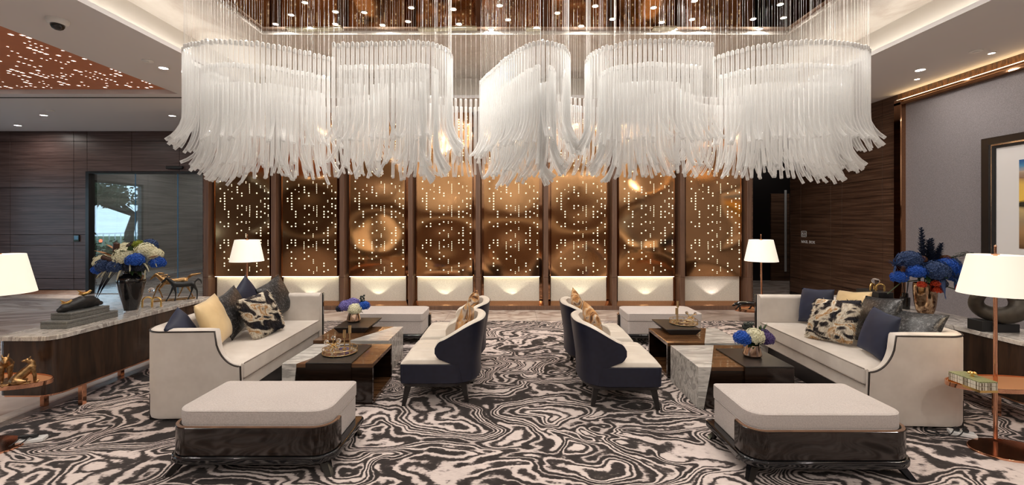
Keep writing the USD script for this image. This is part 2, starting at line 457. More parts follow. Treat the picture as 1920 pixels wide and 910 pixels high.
tex('grass', [(0.3, (0.03, 0.06, 0.015)), (0.7, (0.07, 0.12, 0.03))], (1, 1, 1), 3, 4, rough=0.9)
tex('paving', [(0.3, (0.22, 0.22, 0.21)), (0.7, (0.32, 0.31, 0.30))], (1, 1, 1), 4, 4, rough=0.85)

# carpet: flowing contour lines of a warped noise, cream on dark brown, woven in fine rows
mk('carpet', {
    'g': ('geometry', {}), 'mp': ('mapping', {'scale': (0.70, 1.1, 0.0)}),
    'w': ('noise_texture', {'scale': 1.6, 'detail': 1.5}), 'wv': ('vector_math', {'math_type': 'multiply_add', 'vector2': (1.3, 1.3, 0.0)}),
    'n': ('noise_texture', {'scale': 1.0, 'detail': 2.6, 'roughness': 0.42, 'distortion': 0.5}),
    'f': ('noise_texture', {'scale': 8.0, 'detail': 3.0, 'roughness': 0.62}), 'fb': ('math', {'math_type': 'multiply_add', 'value2': 0.042}),
    'a': ('math', {'math_type': 'multiply', 'value2': 226.0}), 's1': ('math', {'math_type': 'sine'}), 's1k': ('math', {'math_type': 'multiply', 'value2': 1.05}),
    'a2': ('math', {'math_type': 'multiply', 'value2': 67.0}), 's2': ('math', {'math_type': 'sine'}), 's2k': ('math', {'math_type': 'multiply_add', 'value2': 0.45}),
    'mp2': ('mapping', {'scale': (1.0, 5.0, 0.0)}), 'sp': ('noise_texture', {'scale': 20.0, 'detail': 3.0, 'roughness': 0.7}), 'c': ('math', {'math_type': 'multiply_add', 'value2': 2.8}),
    'big': ('noise_texture', {'scale': 0.8, 'detail': 2.0}), 'bm': ('map_range', {'from_min': 0.35, 'from_max': 0.65, 'to_min': -1.95, 'to_max': -1.2}),
    'd': ('math', {'math_type': 'add'}),
    'r': ('rgb_ramp', {'ramp': [(0.0, (0.022, 0.017, 0.016)), (0.30, (0.036, 0.028, 0.026)), (0.42, (0.085, 0.069, 0.065)), (0.53, (0.34, 0.285, 0.265)), (0.66, (0.54, 0.46, 0.43)), (1.0, (0.62, 0.535, 0.50))]}),
    'mr': ('map_range', {'from_min': -1.6, 'from_max': 1.6, 'to_min': 0.0, 'to_max': 1.0, 'clamp': True}),
    'p': ('principled_bsdf', {'roughness': 0.95, 'sheen_weight': 0.1, 'specular_ior_level': 0.1}),
    'y': ('noise_texture', {'scale': 220.0, 'detail': 1.0}), 'bp': ('bump', {'strength': 0.4, 'distance': 0.004})},
   [('g.position', 'mp.vector'), ('mp.vector', 'w.vector'), ('w.color', 'wv.vector1'), ('mp.vector', 'wv.vector3'), ('wv.vector', 'n.vector'),
    ('g.position', 'f.vector'), ('f.fac', 'fb.value1'), ('n.fac', 'fb.value3'), ('fb.value', 'a.value1'), ('a.value', 's1.value1'), ('s1.value', 's1k.value1'),
    ('fb.value', 'a2.value1'), ('a2.value', 's2.value1'), ('s2.value', 's2k.value1'), ('s1k.value', 's2k.value3'),
    ('g.position', 'mp2.vector'), ('mp2.vector', 'sp.vector'), ('sp.fac', 'c.value1'), ('s2k.value', 'c.value3'), ('g.position', 'big.vector'), ('big.fac', 'bm.value'),
    ('c.value', 'd.value1'), ('bm.result', 'd.value2'), ('d.value', 'mr.value'), ('mr.result', 'r.fac'), ('r.color', 'p.base_color'), ('g.position', 'y.vector'), ('y.fac', 'bp.height'), ('bp.normal', 'p.normal')], 'p.BSDF')

# sunset beach print
mk('print_sunset', {
    'g': ('geometry', {}), 'x': ('separate_xyz', {}), 'mr': ('map_range', {'from_min': 1.28, 'from_max': 2.34, 'to_min': 0, 'to_max': 1, 'clamp': True}),
    'mp': ('mapping', {'scale': (1, 2.5, 9)}), 'n': ('noise_texture', {'scale': 2.2, 'detail': 5.0}), 'k': ('math', {'math_type': 'multiply_add', 'value2': 0.10}), 'o': ('math', {'math_type': 'subtract', 'value2': 0.05}),
    'r': ('rgb_ramp', {'ramp': [(0, (0.10, 0.05, 0.02)), (0.18, (0.35, 0.20, 0.09)), (0.30, (0.30, 0.22, 0.13)), (0.44, (0.50, 0.38, 0.18)), (0.47, (0.02, 0.02, 0.012)), (0.52, (0.03, 0.03, 0.02)), (0.54, (0.75, 0.48, 0.08)), (0.72, (0.70, 0.45, 0.10)), (0.80, (0.22, 0.13, 0.09)), (0.86, (0.45, 0.35, 0.25)), (0.92, (0.06, 0.22, 0.40)), (1, (0.02, 0.10, 0.28))]}),
    'p': ('principled_bsdf', {'roughness': 0.35})},
   [('g.position', 'x.vector'), ('x.z', 'mr.value'), ('g.position', 'mp.vector'), ('mp.vector', 'n.vector'), ('n.fac', 'k.value1'), ('mr.result', 'k.value3'), ('k.value', 'o.value1'), ('o.value', 'r.fac'), ('r.color', 'p.base_color')], 'p.BSDF')

# ------------------------------------------------------------------ floor
XL, XR, YF, YB, ZC = -12.0, 6.05, -5.0, 9.41, 3.6
FX0, FX1, FY1 = -3.95, 4.55, 6.84           # carpet edges
floor = thing('floor', kind='structure')
part(floor, 'subfloor', box(XL - .2, 9.2, YF - .2, 15.2, -0.12, -0.02), 'marble_border_dark')
ylines = [YF, -3.5, -2.0, -0.5, 0.9, 2.1, 3.3, 4.5, 5.7, FY1, 7.86, 8.9, 9.9, 11.0, 12.1, 13.3, 15.1]
xlines = [XL, -10.6, -9.2, -7.8, -6.4, -5.3, -4.22, -2.6, -1.1, 0.4, 1.9, 3.4, 4.9, 6.3, 7.7, 9.1]
for i in range(len(xlines) - 1):
    for j in range(len(ylines) - 1):
        x0, x1, y0, y1 = xlines[i], xlines[i + 1], ylines[j], ylines[j + 1]
        if x0 >= -4.3 and x1 <= 4.6 and y1 <= FY1 and y1 > 0.7:
            continue
        if y0 > 9.8 and not (x0 < -5.3 or x1 > 4.2):
            continue
        part(floor, 'slab', cbox(x0 + .0012, x1 - .0012, y0 + .0012, y1 - .0012, -0.02, 0, .0012), 'marble_floor')
for k, (a, b) in enumerate(((0.9, 3.6), (3.6, FY1))):
    part(floor, 'border_strip', cbox(-4.22 + .001, -4.08, a, b - .002, -0.02, 0.0, .001), 'marble_border_light', label='light marble border strip beside the carpet')
    part(floor, 'border_strip', cbox(-4.079, FX0 - .002, a, b - .002, -0.02, 0.0, .001), 'marble_border_dark', label='dark marble border strip beside the carpet')
solo('carpet', cbox(FX0, FX1, 0.9, FY1, -0.02, 0.012, .006), 'carpet', 'large cream and dark brown carpet with swirling wood-grain pattern under the seating', 'carpet')

# ------------------------------------------------------------------ ceiling
TX0, TX1, TY0, TY1 = -3.93, 4.32, 1.5, 6.9          # opening of the raised tray
RX0, RX1, RY0, RY1 = -10.2, -5.23, -1.0, 6.67       # copper ceiling recess
HX0, HX1, HY0, HY1 = -3.2, 3.53, 2.9, 5.47          # mirrored recess in the tray
ceil = thing('ceiling', kind='structure')
pl = Polygon([(XL - .1, YF - .1), (9.2, YF - .1), (9.2, 12), (XL - .1, 12)],
             [[(TX0, TY0), (TX1, TY0), (TX1, TY1), (TX0, TY1)], [(RX0, RY0), (RX1, RY0), (RX1, RY1), (RX0, RY1)]])
m = trimesh.creation.extrude_polygon(pl, 0.05, engine='earcut')
m.apply_translation([0, 0, ZC])
part(ceil, 'lower_ceiling', m, 'ceiling_paint')
m = trimesh.creation.extrude_polygon(Polygon([(TX0 - .24, TY0 - .24), (TX1 + .24, TY0 - .24), (TX1 + .24, TY1 + .24), (TX0 - .24, TY1 + .24)],
                                             [[(HX0, HY0), (HX1, HY0), (HX1, HY1), (HX0, HY1)]]), 0.05, engine='earcut')
m.apply_translation([0, 0, 4.0])
part(ceil, 'tray_ceiling', m, 'silver_leaf', label='raised ceiling finished in silver leaf')
a = .24
part(ceil, 'tray_side', cat(box(TX0 - a - .04, TX0 - a, TY0 - a, TY1 + a, ZC + .05, 4.05), box(TX1 + a, TX1 + a + .04, TY0 - a, TY1 + a, ZC + .05, 4.05),
                            box(TX0 - a, TX1 + a, TY0 - a - .04, TY0 - a, ZC + .05, 4.05), box(TX0 - a, TX1 + a, TY1 + a, TY1 + a + .04, ZC + .05, 4.05)), 'cove_paint')
for (x0, x1, y0, y1) in ((TX0 - .19, TX0 - .15, TY0, TY1), (TX1 + .15, TX1 + .19, TY0, TY1)):
    part(ceil, 'cove_light', box(x0, x1, y0, y1, ZC + .05, ZC + .062), 'cove', label='warm cove light strip behind the ceiling lip')
part(ceil, 'mirror_panel', box(HX0 - .05, HX1 + .05, HY0 - .05, HY1 + .05, 4.05, 4.07), 'bronze_mirror', label='bronze mirror panel above the chandelier')
part(ceil, 'recess_panel', box(RX0 - .02, RX1 + .02, RY0 - .02, RY1 + .02, 3.67, 3.69), 'copper_ceiling', label='perforated copper coloured ceiling panel')
part(ceil, 'recess_side', cat(box(RX0 - .03, RX0, RY0, RY1, ZC + .05, 3.67), box(RX1, RX1 + .03, RY0, RY1, ZC + .05, 3.67), box(RX0, RX1, RY1, RY1 + .03, ZC + .05, 3.67), box(RX0, RX1, RY0 - .03, RY0, ZC + .05, 3.67)), 'ceiling_paint')
rg = np.random.default_rng(21)
dots = []
for col in range(34):
    x = -8.9 + col * .105
    y = 3.4 + rg.random() * .2
    while y < 6.6:
        s = rg.choice([.009, .012, .018])
        run = rg.choice([1, 1, 1, 2, 3, 4])
        for q in range(run):
            if y < 6.6 and x < -5.3:
                dots.append([(x - s, y - s, 3.667), (x - s, y + s, 3.667), (x + s, y + s, 3.667), (x + s, y - s, 3.667)])
            y += .062
        y += rg.choice([.12, .2, .3, .45])
part(ceil, 'light_perforation', quads(dots), 'pinhole_white', kind='stuff', label='small square light holes in the copper ceiling panel')
part(ceil, 'slot', box(-10.2, -4.3, 6.85, 6.89, ZC - .004, ZC + .001), 'dark_gap', label='dark linear slot in the lower ceiling')

# the place's ceiling fittings
trim = lathe([(.062, 0), (.062, -.006), (.05, -.008), (.046, 0.0)], 28)
lens = disc(.045, -.003)
SPOTS = [(-4.53, 5.54, 'lit downlight in the lower ceiling left of the chandelier'), (-8.79, 8.0, 'lit downlight near the panelled left back wall, beside the edge of the photo'),
         (-10.25, 8.84, 'lit downlight in the far left corner, closest to the panelled wall'), (-6.41, 8.04, 'lit downlight above the sliding glass door'),
         (5.36, 5.61, 'bright lit downlight right of the chandelier near the copper cornice')]
for x, y, lb in SPOTS:
    t = thing('downlight', lb, 'downlight', (x, y, ZC), 0, None)
    part(t, 'trim_ring', trim, 'white_plastic', 30)
    part(t, 'lens', lens, 'spot', True)
proto_spot = t
t = thing('downlight', 'bright ceiling downlight directly behind the viewer', 'downlight', (0.2, -0.6, ZC))
part(t, 'trim_ring', trim, 'white_plastic', 30)
part(t, 'lens', lens, 'spot_rear', True)
for x, y in [(-4.4, -.6), (-2.6, .4), (3.0, .4), (4.6, -.6), (-1.2, -1.2), (1.8, -1.2), (-3.2, -1.6), (3.6, -1.6)]:
    dup(t, (x, y, ZC), 0, 'bright ceiling downlight of the row behind the viewer', 'bright downlights behind the viewer')
for k, (x, y) in enumerate([(-4.53, 3.2), (-4.53, 0.9), (5.36, 3.3), (5.36, 1.0), (-8.79, -2.6), (0.2, 0.4), (0.2, -2.6), (-2.6, -2.8), (3.0, -2.8), (-11.2, 2.0), (-11.2, 5.2), (-7.8, -2.4), (-4.4, -4.3), (-1.6, -4.3), (1.2, -4.3), (4.0, -4.3)]):
    dup(proto_spot, (x, y, ZC), 0, 'lit ceiling downlight over the part of the lobby behind the viewer', 'downlights behind the viewer')
sm_trim = lathe([(.04, 0), (.04, -.006), (.03, -.008), (.026, 0.0)], 24)
sm_lens = disc(.026, -.003, 12)
for x, y, lb in [(5.66, 5.97, 'small adjustable spotlight beside the bright downlight on the right'), (5.67, 5.05, 'small adjustable spotlight near the copper cornice above the framed picture')]:
    t = thing('spotlight', lb, 'spotlight', (x, y, ZC))
    part(t, 'trim_ring', sm_trim, 'white_plastic', 30)
    part(t, 'lens', sm_lens, 'spot_small', True)
for x, y, lb in [(-4.53, 5.3, 'round white smoke detector left of the chandelier'), (-8.3, 7.66, 'round white smoke detector above the left panelled wall'), (5.42, 4.99, 'round white smoke detector on the right ceiling')]:
    t = thing('smoke_detector', lb, 'smoke detector', (x, y, ZC))
    part(t, 'base', lathe([(.06, 0), (.06, -.008), (.05, -.014), (.002, -.015)], 24), 'white_plastic', 30)
    part(t, 'sensor_cap', lathe([(.03, -.014), (.03, -.02), (.002, -.023)], 20), 'white_plastic', 30)
t = thing('security_camera', 'white dome security camera on the left ceiling', 'camera', (-4.5, 4.22, ZC))
part(t, 'housing', lathe([(.085, 0), (.085, -.02), (.078, -.04), (.062, -.05), (.05, -.05)], 32), 'white_plastic', 40)
part(t, 'dome', lathe([(.055, -.048), (.053, -.068), (.042, -.088), (.022, -.101), (.001, -.104)], 28), 'black_lacquer', True)

# downlights in the mirrored recess
REC = [(571.6, 4.5), (629, 21.7), (546, 27.6), (516.6, 45), (581.6, 52), (628.7, 45), (683, 23), (717, 46.7), (771, 14), (765, 40), (850, 17), (861, 45), (936.5, 10), (952.6, 36.6), (921, 55), (1006, 51.5), (1045, 24), (1089.6, 48.6),
       (1116, 11), (1148, 35.5), (1225.6, 14), (1240.5, 41.5), (1264.5, 55), (1297.7, 36), (1302, 1.5), (1319, 51), (1412, 35.5), (1424.4, 54), (1463, 8), (1469, 33)]
rtrim = lathe([(.040, 0), (.040, -.004), (.031, -.005), (.029, 0.0)], 20)
rlens = disc(.030, -.003, 12)
first = None
rec_pos = [((px - 961) * 2.45 / (416 - py), 2.45 * 800 / (416 - py)) for px, py in REC]
for k in range(9):
    rec_pos += [(-2.85 + k * .72 + .1 * math.sin(k * 2.3), 4.25 + .12 * math.sin(k * 1.7)), (-2.6 + k * .72 + .1 * math.sin(k * 3.1), 3.72 + .1 * math.cos(k * 2.1)), (-2.8 + k * .72, 3.2 + .1 * math.sin(k))]
for x, y in rec_pos:
    if not (HX0 + .05 < x < HX1 - .05):
        continue
    lb = 'tiny bright spotlight set in the bronze mirror ceiling above the chandelier'
    if first is None:
        first = thing('recess_spotlight', lb, 'spotlight', (x, y, 4.05), 0, 'spotlights in the mirror ceiling')
        part(first, 'trim_ring', rtrim, 'chrome', 30)
        part(first, 'lens', rlens, 'spot_recess', True)
    else:
        dup(first, (x, y, 4.05), 0, lb)

# ------------------------------------------------------------------ left and front walls, window
wl = thing('wall_left', kind='structure')
WINS = [(5.05, 8.45, .30, 2.80), (-.9, 2.0, .22, 3.1)]
part(wl, 'wall_body', cat(box(XL - .2, XL, YF, -.9, 0, ZC), box(XL - .2, XL, 2.0, 5.05, 0, ZC), box(XL - .2, XL, 8.45, YB + .3, 0, ZC), *[cat(box(XL - .2, XL, a, b, 0, c), box(XL - .2, XL, a, b, d, ZC)) for a, b, c, d in WINS]), 'wall_fabric')
for WY0, WY1, WZ0, WZ1 in WINS:
    win = thing('window_1' if WY0 > 0 else 'window_2', kind='structure')
    ys = np.linspace(WY0 + .03, WY1 - .03, 3 if WY0 > 0 else 5)
    part(win, 'window_frame', cat(box(XL - .14, XL - .02, WY0, WY1, WZ0, WZ0 + .06), box(XL - .14, XL - .02, WY0, WY1, WZ1 - .06, WZ1), *[box(XL - .14, XL - .02, y - .03, y + .03, WZ0 + .06, WZ1 - .06) for y in ys]), 'black_wood')
    for k in range(len(ys) - 1):
        part(win, 'pane', box(XL - .09, XL - .08, ys[k] + .03, ys[k + 1] - .03, WZ0 + .06, WZ1 - .06), 'window_glass')
wf = thing('wall_front', kind='structure')
part(wf, 'wall_body', box(XL, XR, YF - .25, YF - .08, 0, ZC), 'linen')
part(wf, 'wood_panel', cat(box(XL, XR, YF - .08, YF, 0, 1.25), box(XL, XR, YF - .08, YF, 1.72, 2.78)), 'walnut_wall')

# outside the window: paving, hedge, fence and a tree, seen as reflections in the glass door
solo('ground', box(-70, XL - .2, -30, 40, -.2, -.1), 'paving', kind='structure')
solo('lawn', box(-70, -20.2, -30, 40, -.1, -.06), 'grass', 'green lawn outside the window', 'lawn', kind='stuff')
rg = np.random.default_rng(5)


def leaf_cloud(centers, n, size, rg, flat=0.5):
    c = np.asarray(centers)
    k = rg.integers(0, len(c), n)
    p = c[k, :3] + rg.normal(0, 1, (n, 3)) * c[k, 3:4] * [.5, .5, .5 * flat]
    a = rg.normal(0, 1, (n, 3))
    a /= np.linalg.norm(a, axis=1, keepdims=True)
    b = np.cross(a, rg.normal(0, 1, (n, 3)))
    b /= np.linalg.norm(b, axis=1, keepdims=True)
    s = size * (0.6 + .8 * rg.random((n, 1)))
    V = np.stack([p - a * s, p + b * s * .5, p + a * s, p - b * s * .5], 1).reshape(-1, 3)
    i = np.arange(n)[:, None] * 4
    return trimesh.Trimesh(V, np.vstack([i + [0, 1, 2], i + [0, 2, 3]]), process=False)


tr = thing('tree', 'spreading dark tree outside the window, mirrored in the glass door', 'tree', (-17.2, -.2, -.1))
tips = []
bones = [(((0, 0, 0), .20), ((.1, .1, 1.2), .17)), (((.1, .1, 1.2), .17), ((.0, -.3, 2.0), .14))]
for k in range(7):
    a = k * 2.4
    e = np.array([1.5 * math.cos(a), 2.3 * math.sin(a), 3.0 + .35 * (k % 3)])
    mid = e * .5 + np.array([0, -.15, .9])
    bones += [(((0, -.3, 2.0), .10), (tuple(mid), .07)), ((tuple(mid), .07), (tuple(e), .035))]
    tips += [(*e, .75), (*(mid * .6 + e * .4), .55)]
part(tr, 'trunk', skin(bones, 0, 10, 0), 'bark', 40)
part(tr, 'foliage', leaf_cloud(tips, 5200, .085, rg, .6), 'tree_leaf', kind='stuff')
hd = leaf_cloud([(-15.8, y, .42, .42) for y in np.arange(-6, 12, .25)], 6000, .07, rg, 1.0)
solo('hedge', hd, 'tree_leaf', 'low clipped hedge outside the window', 'hedge', kind='stuff')
fn = thing('fence', 'grey metal railing beyond the hedge outside', 'fence', (-19.5, 0, -.1))
part(fn, 'rail', cat(box(-.02, .02, -8, 16, 1.1, 1.16), box(-.02, .02, -8, 16, .12, .17)), 'chrome')
part(fn, 'baluster', cat(*[box(-.012, .012, y - .012, y + .012, 0, 1.12) for y in np.arange(-8, 16, .3)]), 'chrome', kind='stuff')

# ------------------------------------------------------------------ panelled wall at the left back, glass door and vestibule
rows = [0.10, 0.345, 1.08, 1.315, 2.35, 3.375, 3.6]
wb = thing('wall_back_left', kind='structure')
part(wb, 'wall_body', cat(box(XL, -9.36, YB + .02, YB + .2, 0, ZC), box(-9.36, -6.72, YB + .02, YB + .2, 2.70, ZC), box(-6.72, -5.6, YB + .02, YB + .2, 0, ZC)), 'dark_gap')
cols = [XL, -11.08, -9.68, -9.386]
for i in range(3):
    for j in range(6):
        part(wb, 'panel', cbox(cols[i] + .004, cols[i + 1] - .004, YB, YB + .02, rows[j] + .004, rows[j + 1] - .004, .002), 'walnut_wall_grey')
for a, b in ((-9.386, -8.40), (-8.40, -7.35), (-7.35, -6.70)):
    for z0, z1 in ((2.71, 3.375), (3.375, 3.6)):
        part(wb, 'panel', cbox(a + .004, b - .004, YB, YB + .02, z0 + .004, z1 - .004, .002), 'walnut_wall_grey')
for j in range(6):
    part(wb, 'panel', cbox(-6.70 + .004, -5.62, YB, YB + .02, rows[j] + .004, rows[j + 1] - .004, .002), 'walnut_wall_grey')
solo('baseboard_left', cbox(XL, -9.40, YB - .015, YB + .015, 0, .095, .003), 'copper', kind='structure')
d = thing('door_1', kind='structure')
part(d, 'door_frame', cat(box(-9.40, -9.33, YB - .02, YB + .15, 0, 2.71), box(-6.76, -6.69, YB - .02, YB + .15, 0, 2.71), box(-9.33, -6.76, YB - .02, YB + .15, 2.66, 2.71)), 'black_wood')
part(d, 'pane', box(-9.33, -8.37, YB + .05, YB + .062, 0.012, 2.66), 'pane')
part(d, 'pane', box(-8.36, -7.43, YB + .05, YB + .062, 0.012, 2.66), 'pane')
part(d, 'pane', box(-7.42, -6.76, YB + .05, YB + .062, 0.012, 2.66), 'pane')
part(d, 'pane_edge', cat(box(-8.37, -8.36, YB + .045, YB + .066, .012, 2.66), box(-7.43, -7.42, YB + .045, YB + .066, .012, 2.66)), 'screen_blue', label='pale blue glass edge')
solo('door_sensor', cbox(-7.62, -7.25, YB - .05, YB, 2.765, 2.825, .01), 'black_matte', 'black door sensor bar above the sliding glass door', 'sensor')
t = thing('card_reader', 'small black card reader with blue screen on the panelled wall left of the glass door', 'card reader', (-9.60, YB, 1.235))
part(t, 'body', cbox(-.065, .065, -.025, 0, -.075, .075, .01), 'black_lacquer')
part(t, 'screen', cbox(-.04, .045, -.027, -.024, -.03, .05, .001), 'screen_blue')
vs = thing('wall_vestibule', kind='structure')
for k in range(6):
    for j in range(4):
        part(vs, 'stone_panel', cbox(-9.80, -9.75, 9.62 + k * .9, 9.62 + (k + 1) * .9 - .003, .12 + j * .86, .12 + (j + 1) * .86 - .003, .002), 'striped_stone')
for k in range(5):
    for j in range(4):
        part(vs, 'stone_panel', cbox(-9.75 + k * .83, -9.75 + (k + 1) * .83 - .003, 15.0, 15.05, .12 + j * .86, .12 + (j + 1) * .86 - .003, .002), 'striped_stone')
part(vs, 'skirting', cat(box(-9.76, -9.735, 9.62, 15, 0, .12), box(-9.735, -5.6, 14.98, 15.01, 0, .12)), 'black_wood')
part(vs, 'wall_body', cat(box(-9.95, -9.80, YB + .2, 15.2, 0, ZC), box(-9.8, -5.5, 15.05, 15.2, 0, ZC), box(-5.6, -5.5, YB + .2, 15.05, 0, ZC)), 'striped_stone')
part(vs, 'soffit', box(-9.8, -5.6, YB + .2, 15.05, 3.45, 3.55), 'ceiling_paint')
for x, y in ((-8.4, 11.0), (-7.0, 11.0), (-8.4, 13.2)):
    dup(proto_spot, (x, y, 3.45), 0, 'lit downlight in the vestibule behind the glass door', 'vestibule downlights')
t = thing('alarm_light', 'small glowing red indicator light behind the glass door', 'indicator light', (-9.73, 10.05, 1.15))
part(t, 'housing', xf(lathe([(.06, 0), (.06, .02), (.045, .025)], 20), ry=PI / 2), 'black_matte', 30)
part(t, 'lens', xf(lathe([(.042, .02), (.036, .036), (.004, .042)], 20), ry=PI / 2), 'red_led', True)

# ------------------------------------------------------------------ bronze feature wall of eight bays
POSTS = [-5.55, -4.33, -3.09, -1.85, -.626, .606, 1.847, 3.08, 4.29]
YW = 7.72
PAT_L = [(100, 38), (100, 88), (100, 155), (100, 173), (128, 118), (128, 136), (128, 155), (128, 173), (128, 192), (128, 210), (128, 228), (155, 244), (155, 262), (155, 281), (100, 316), (128, 345), (155, 326), (155, 345), (216, 77), (216, 95), (216, 113), (245, 119), (245, 136), (178, 155), (216, 204), (216, 222), (245, 204), (245, 264), (245, 314), (216, 330), (245, 373), (216, 391), (127, 439), (127, 457), (155, 439), (155, 457), (155, 475), (100, 474), (100, 492), (127, 520), (216, 524), (245, 439), (245, 484), (245, 549), (216, 567), (155, 566), (127, 561), (127, 597), (127, 615), (155, 643), (245, 643), (348, 53), (348, 118), (427, 113), (403, 155), (427, 155), (403, 192), (403, 210), (427, 204), (427, 222), (348, 211), (348, 244), (348, 262), (348, 281), (376, 244), (376, 281), (403, 255), (403, 320), (427, 330), (427, 349), (348, 391), (376, 354), (376, 372), (376, 391), (376, 408), (427, 391), (348, 439), (348, 457), (376, 439), (376, 457), (376, 500), (427, 506), (427, 524), (427, 567), (348, 597), (348, 615), (348, 654), (376, 643), (427, 619)]
PAT_S = [(178, 60), (178, 70), (153, 94), (178, 109), (276, 40), (276, 49), (299, 57), (299, 69), (299, 81), (299, 92), (299, 104), (299, 116), (374, 70), (374, 80), (402, 70), (402, 97), (402, 107), (374, 167), (374, 177), (276, 212), (276, 224), (276, 236), (299, 205), (299, 217), (299, 229), (299, 240), (299, 252), (299, 264), (299, 275), (426, 265), (426, 275), (215, 283), (276, 313), (276, 323), (299, 315), (299, 354), (299, 366), (276, 397), (276, 407), (276, 417), (214, 452), (214, 463), (214, 475), (214, 486), (214, 498), (276, 470), (276, 483), (299, 450), (299, 462), (299, 473), (299, 485), (299, 496), (299, 508), (425, 440), (425, 451), (425, 463), (425, 474), (276, 572), (276, 583), (276, 595), (299, 624), (299, 636), (299, 648), (276, 655), (276, 665)]
fw = thing('wall_back', kind='structure')
part(fw, 'wall_body', box(-5.6, 4.34, 7.97, 8.12, 0, ZC), 'black_wood')
part(fw, 'base_rail', cbox(-5.6, 4.34, YW, 7.97, 0, .075, .004), 'post_wood')
for x in POSTS:
    part(fw, 'post', cbox(x - .042, x + .042, YW, 7.97, .075, .585, .004), 'post_wood')
    part(fw, 'post', cbox(x - .042, x + .042, YW, 7.97, .588, ZC, .004), 'post_wood')
zoom = 3.64
for k in range(8):
    xa, xb = POSTS[k] + .042, POSTS[k + 1] - .042
    xc = (xa + xb) / 2 - .008
    w = .512
    part(fw, 'mirror_back', box(xa, xb, 7.945, 7.97, .075, ZC), 'copper_mirror', label='copper mirror behind the metal panel')
    part(fw, 'mirror_sill', hull([(xa, 7.735, .075), (xb, 7.735, .075), (xa, 7.879, .075), (xb, 7.879, .075), (xa, 7.879, .138), (xb, 7.879, .138), (xa, 7.735, .078), (xb, 7.735, .078)]), 'copper_mirror', label='sloping copper mirror sill')
    # sheet, slightly oil-canned
    nx, nz = 25, 73
    X, Z = np.meshgrid(np.linspace(-w, w, nx), np.linspace(.60, ZC, nz), indexing='ij')
    sec = .016 * np.cos(PI * X / (2 * w)) * (np.sin(2 * PI * (Z - .6) / (1.05 + .12 * math.sin(k * 1.9)) + k * 1.3)) * .5
    nn = (meshkit.fbm(np.stack([X * 1.2 + k * 7, Z * 1.1, np.zeros_like(X)], -1), 2, 40 + k) - .5) * .007
    P = np.stack([X + xc, 7.815 + sec + nn, Z], -1)
    mp = part(fw, 'metal_panel', grid_mesh(P), 'bronze_sheet', True, label='brushed bronze sheet pierced by tiny squares of light')
    part(fw, 'panel_return', cat(box(xc - w, xc - w + .008, 7.80, 7.93, .60, ZC), box(xc + w - .008, xc + w, 7.80, 7.93, .60, ZC), box(xc - w + .008, xc + w - .008, 7.82, 7.93, .60, .608)), 'copper_mirror')
    sq = []
    for lst, s in ((PAT_L, .0122), (PAT_S, .008)):
        for px, py in lst:
            x = xc + (px - 250) / zoom / 102.3 * 1.0
            z0 = 1.6 - (330 + py / zoom - 416) / 102.3
            for rep in (0, 1):
                z = z0 + rep * 1.60
                if (rep == 1 and z < 2.42) or z > 3.56:
                    continue
                yy = 7.815 + .008 * math.cos(PI * (x - xc) / (2 * w)) * math.sin(2 * PI * (z - .6) / (1.05 + .12 * math.sin(k * 1.9)) + k * 1.3) + float((meshkit.fbm(np.array([[(x - xc) * 1.2 + k * 7, z * 1.1, 0.0]]), 2, 40 + k) - .5)[0]) * .007
                sq.append([(x - s, yy - .0015, z - s), (x + s, yy - .0015, z - s), (x + s, yy - .0015, z + s), (x - s, yy - .0015, z + s)])
    part(mp.GetPrim() if hasattr(mp, 'GetPrim') else mp, 'light_perforation', quads(sq), 'pinhole', kind='stuff', label='small glowing square holes')
    part(fw, 'linen_panel', cbox(xc - w, xc + w, 7.88, 7.90, .135, .60, .003), 'linen', label='pale linen panel under the bronze sheet')
    if k < 7:
        part(fw, 'light_strip', box(xc - w, xc + w, 7.835, 7.845, .588, .596), 'led_pale', label='thin warm light strip above the linen panel')
    lt = UsdLux.SphereLight.Define(stage, str(fw.GetPath()) + f'/uplight_{k:03d}')
    lt.CreateRadiusAttr(.012)
    lt.CreateIntensityAttr(620.0)
    lt.CreateColorAttr(Gf.Vec3f(1, .95, .72) if k < 7 else Gf.Vec3f(1, .88, .8))
    sh = UsdLux.ShapingAPI.Apply(lt.GetPrim())
    sh.CreateShapingConeAngleAttr(47.0)
    sh.CreateShapingConeSoftnessAttr(.25)
    lt.AddTranslateOp().Set(Gf.Vec3d(xc, 7.735, .115))
    lt.AddRotateXYZOp().Set(Gf.Vec3f(180, 0, 0))
solo('wall_bay_side', cat(box(-5.62, -5.60, 7.74, YB, 0, ZC), box(4.34, 4.36, 7.74, 11.6, 0, ZC)), 'walnut_wall', kind='structure')

# ------------------------------------------------------------------ right wall: walnut panels with the sign, then grey fabric in a copper frame
wr = thing('wall_right', kind='structure')
part(wr, 'wall_body', box(XR + .02, XR + .2, YF, 9.3, 0, ZC), 'dark_gap')
yc = [6.70, 6.98, 7.83, 8.11, 8.95, 9.3]
rr = [0.08, .40, 1.08, 1.31, 2.30, 3.33, 3.6]
for i in range(5):
    for j in range(6):
        part(wr, 'panel', cbox(XR, XR + .02, yc[i] + .003, yc[i + 1] - .003, rr[j] + .003, rr[j + 1] - .003, .002), 'walnut_wall')
part(wr, 'fabric_panel', box(XR + .005, XR + .02, YF, 6.58, 0.1, 3.40), 'wall_fabric', label='grey woven fabric wall covering')
part(wr, 'end_cap', box(XR - .004, XR + .2, 9.3, 9.315, 0, ZC), 'chrome', label='thin metal end cap of the panelled wall')
solo('trim_1', cbox(XR - .07, XR + .02, 6.57, 6.70, 0, 3.49, .01), 'copper_mirror', kind='structure')
cr = thing('trim_2', kind='structure')
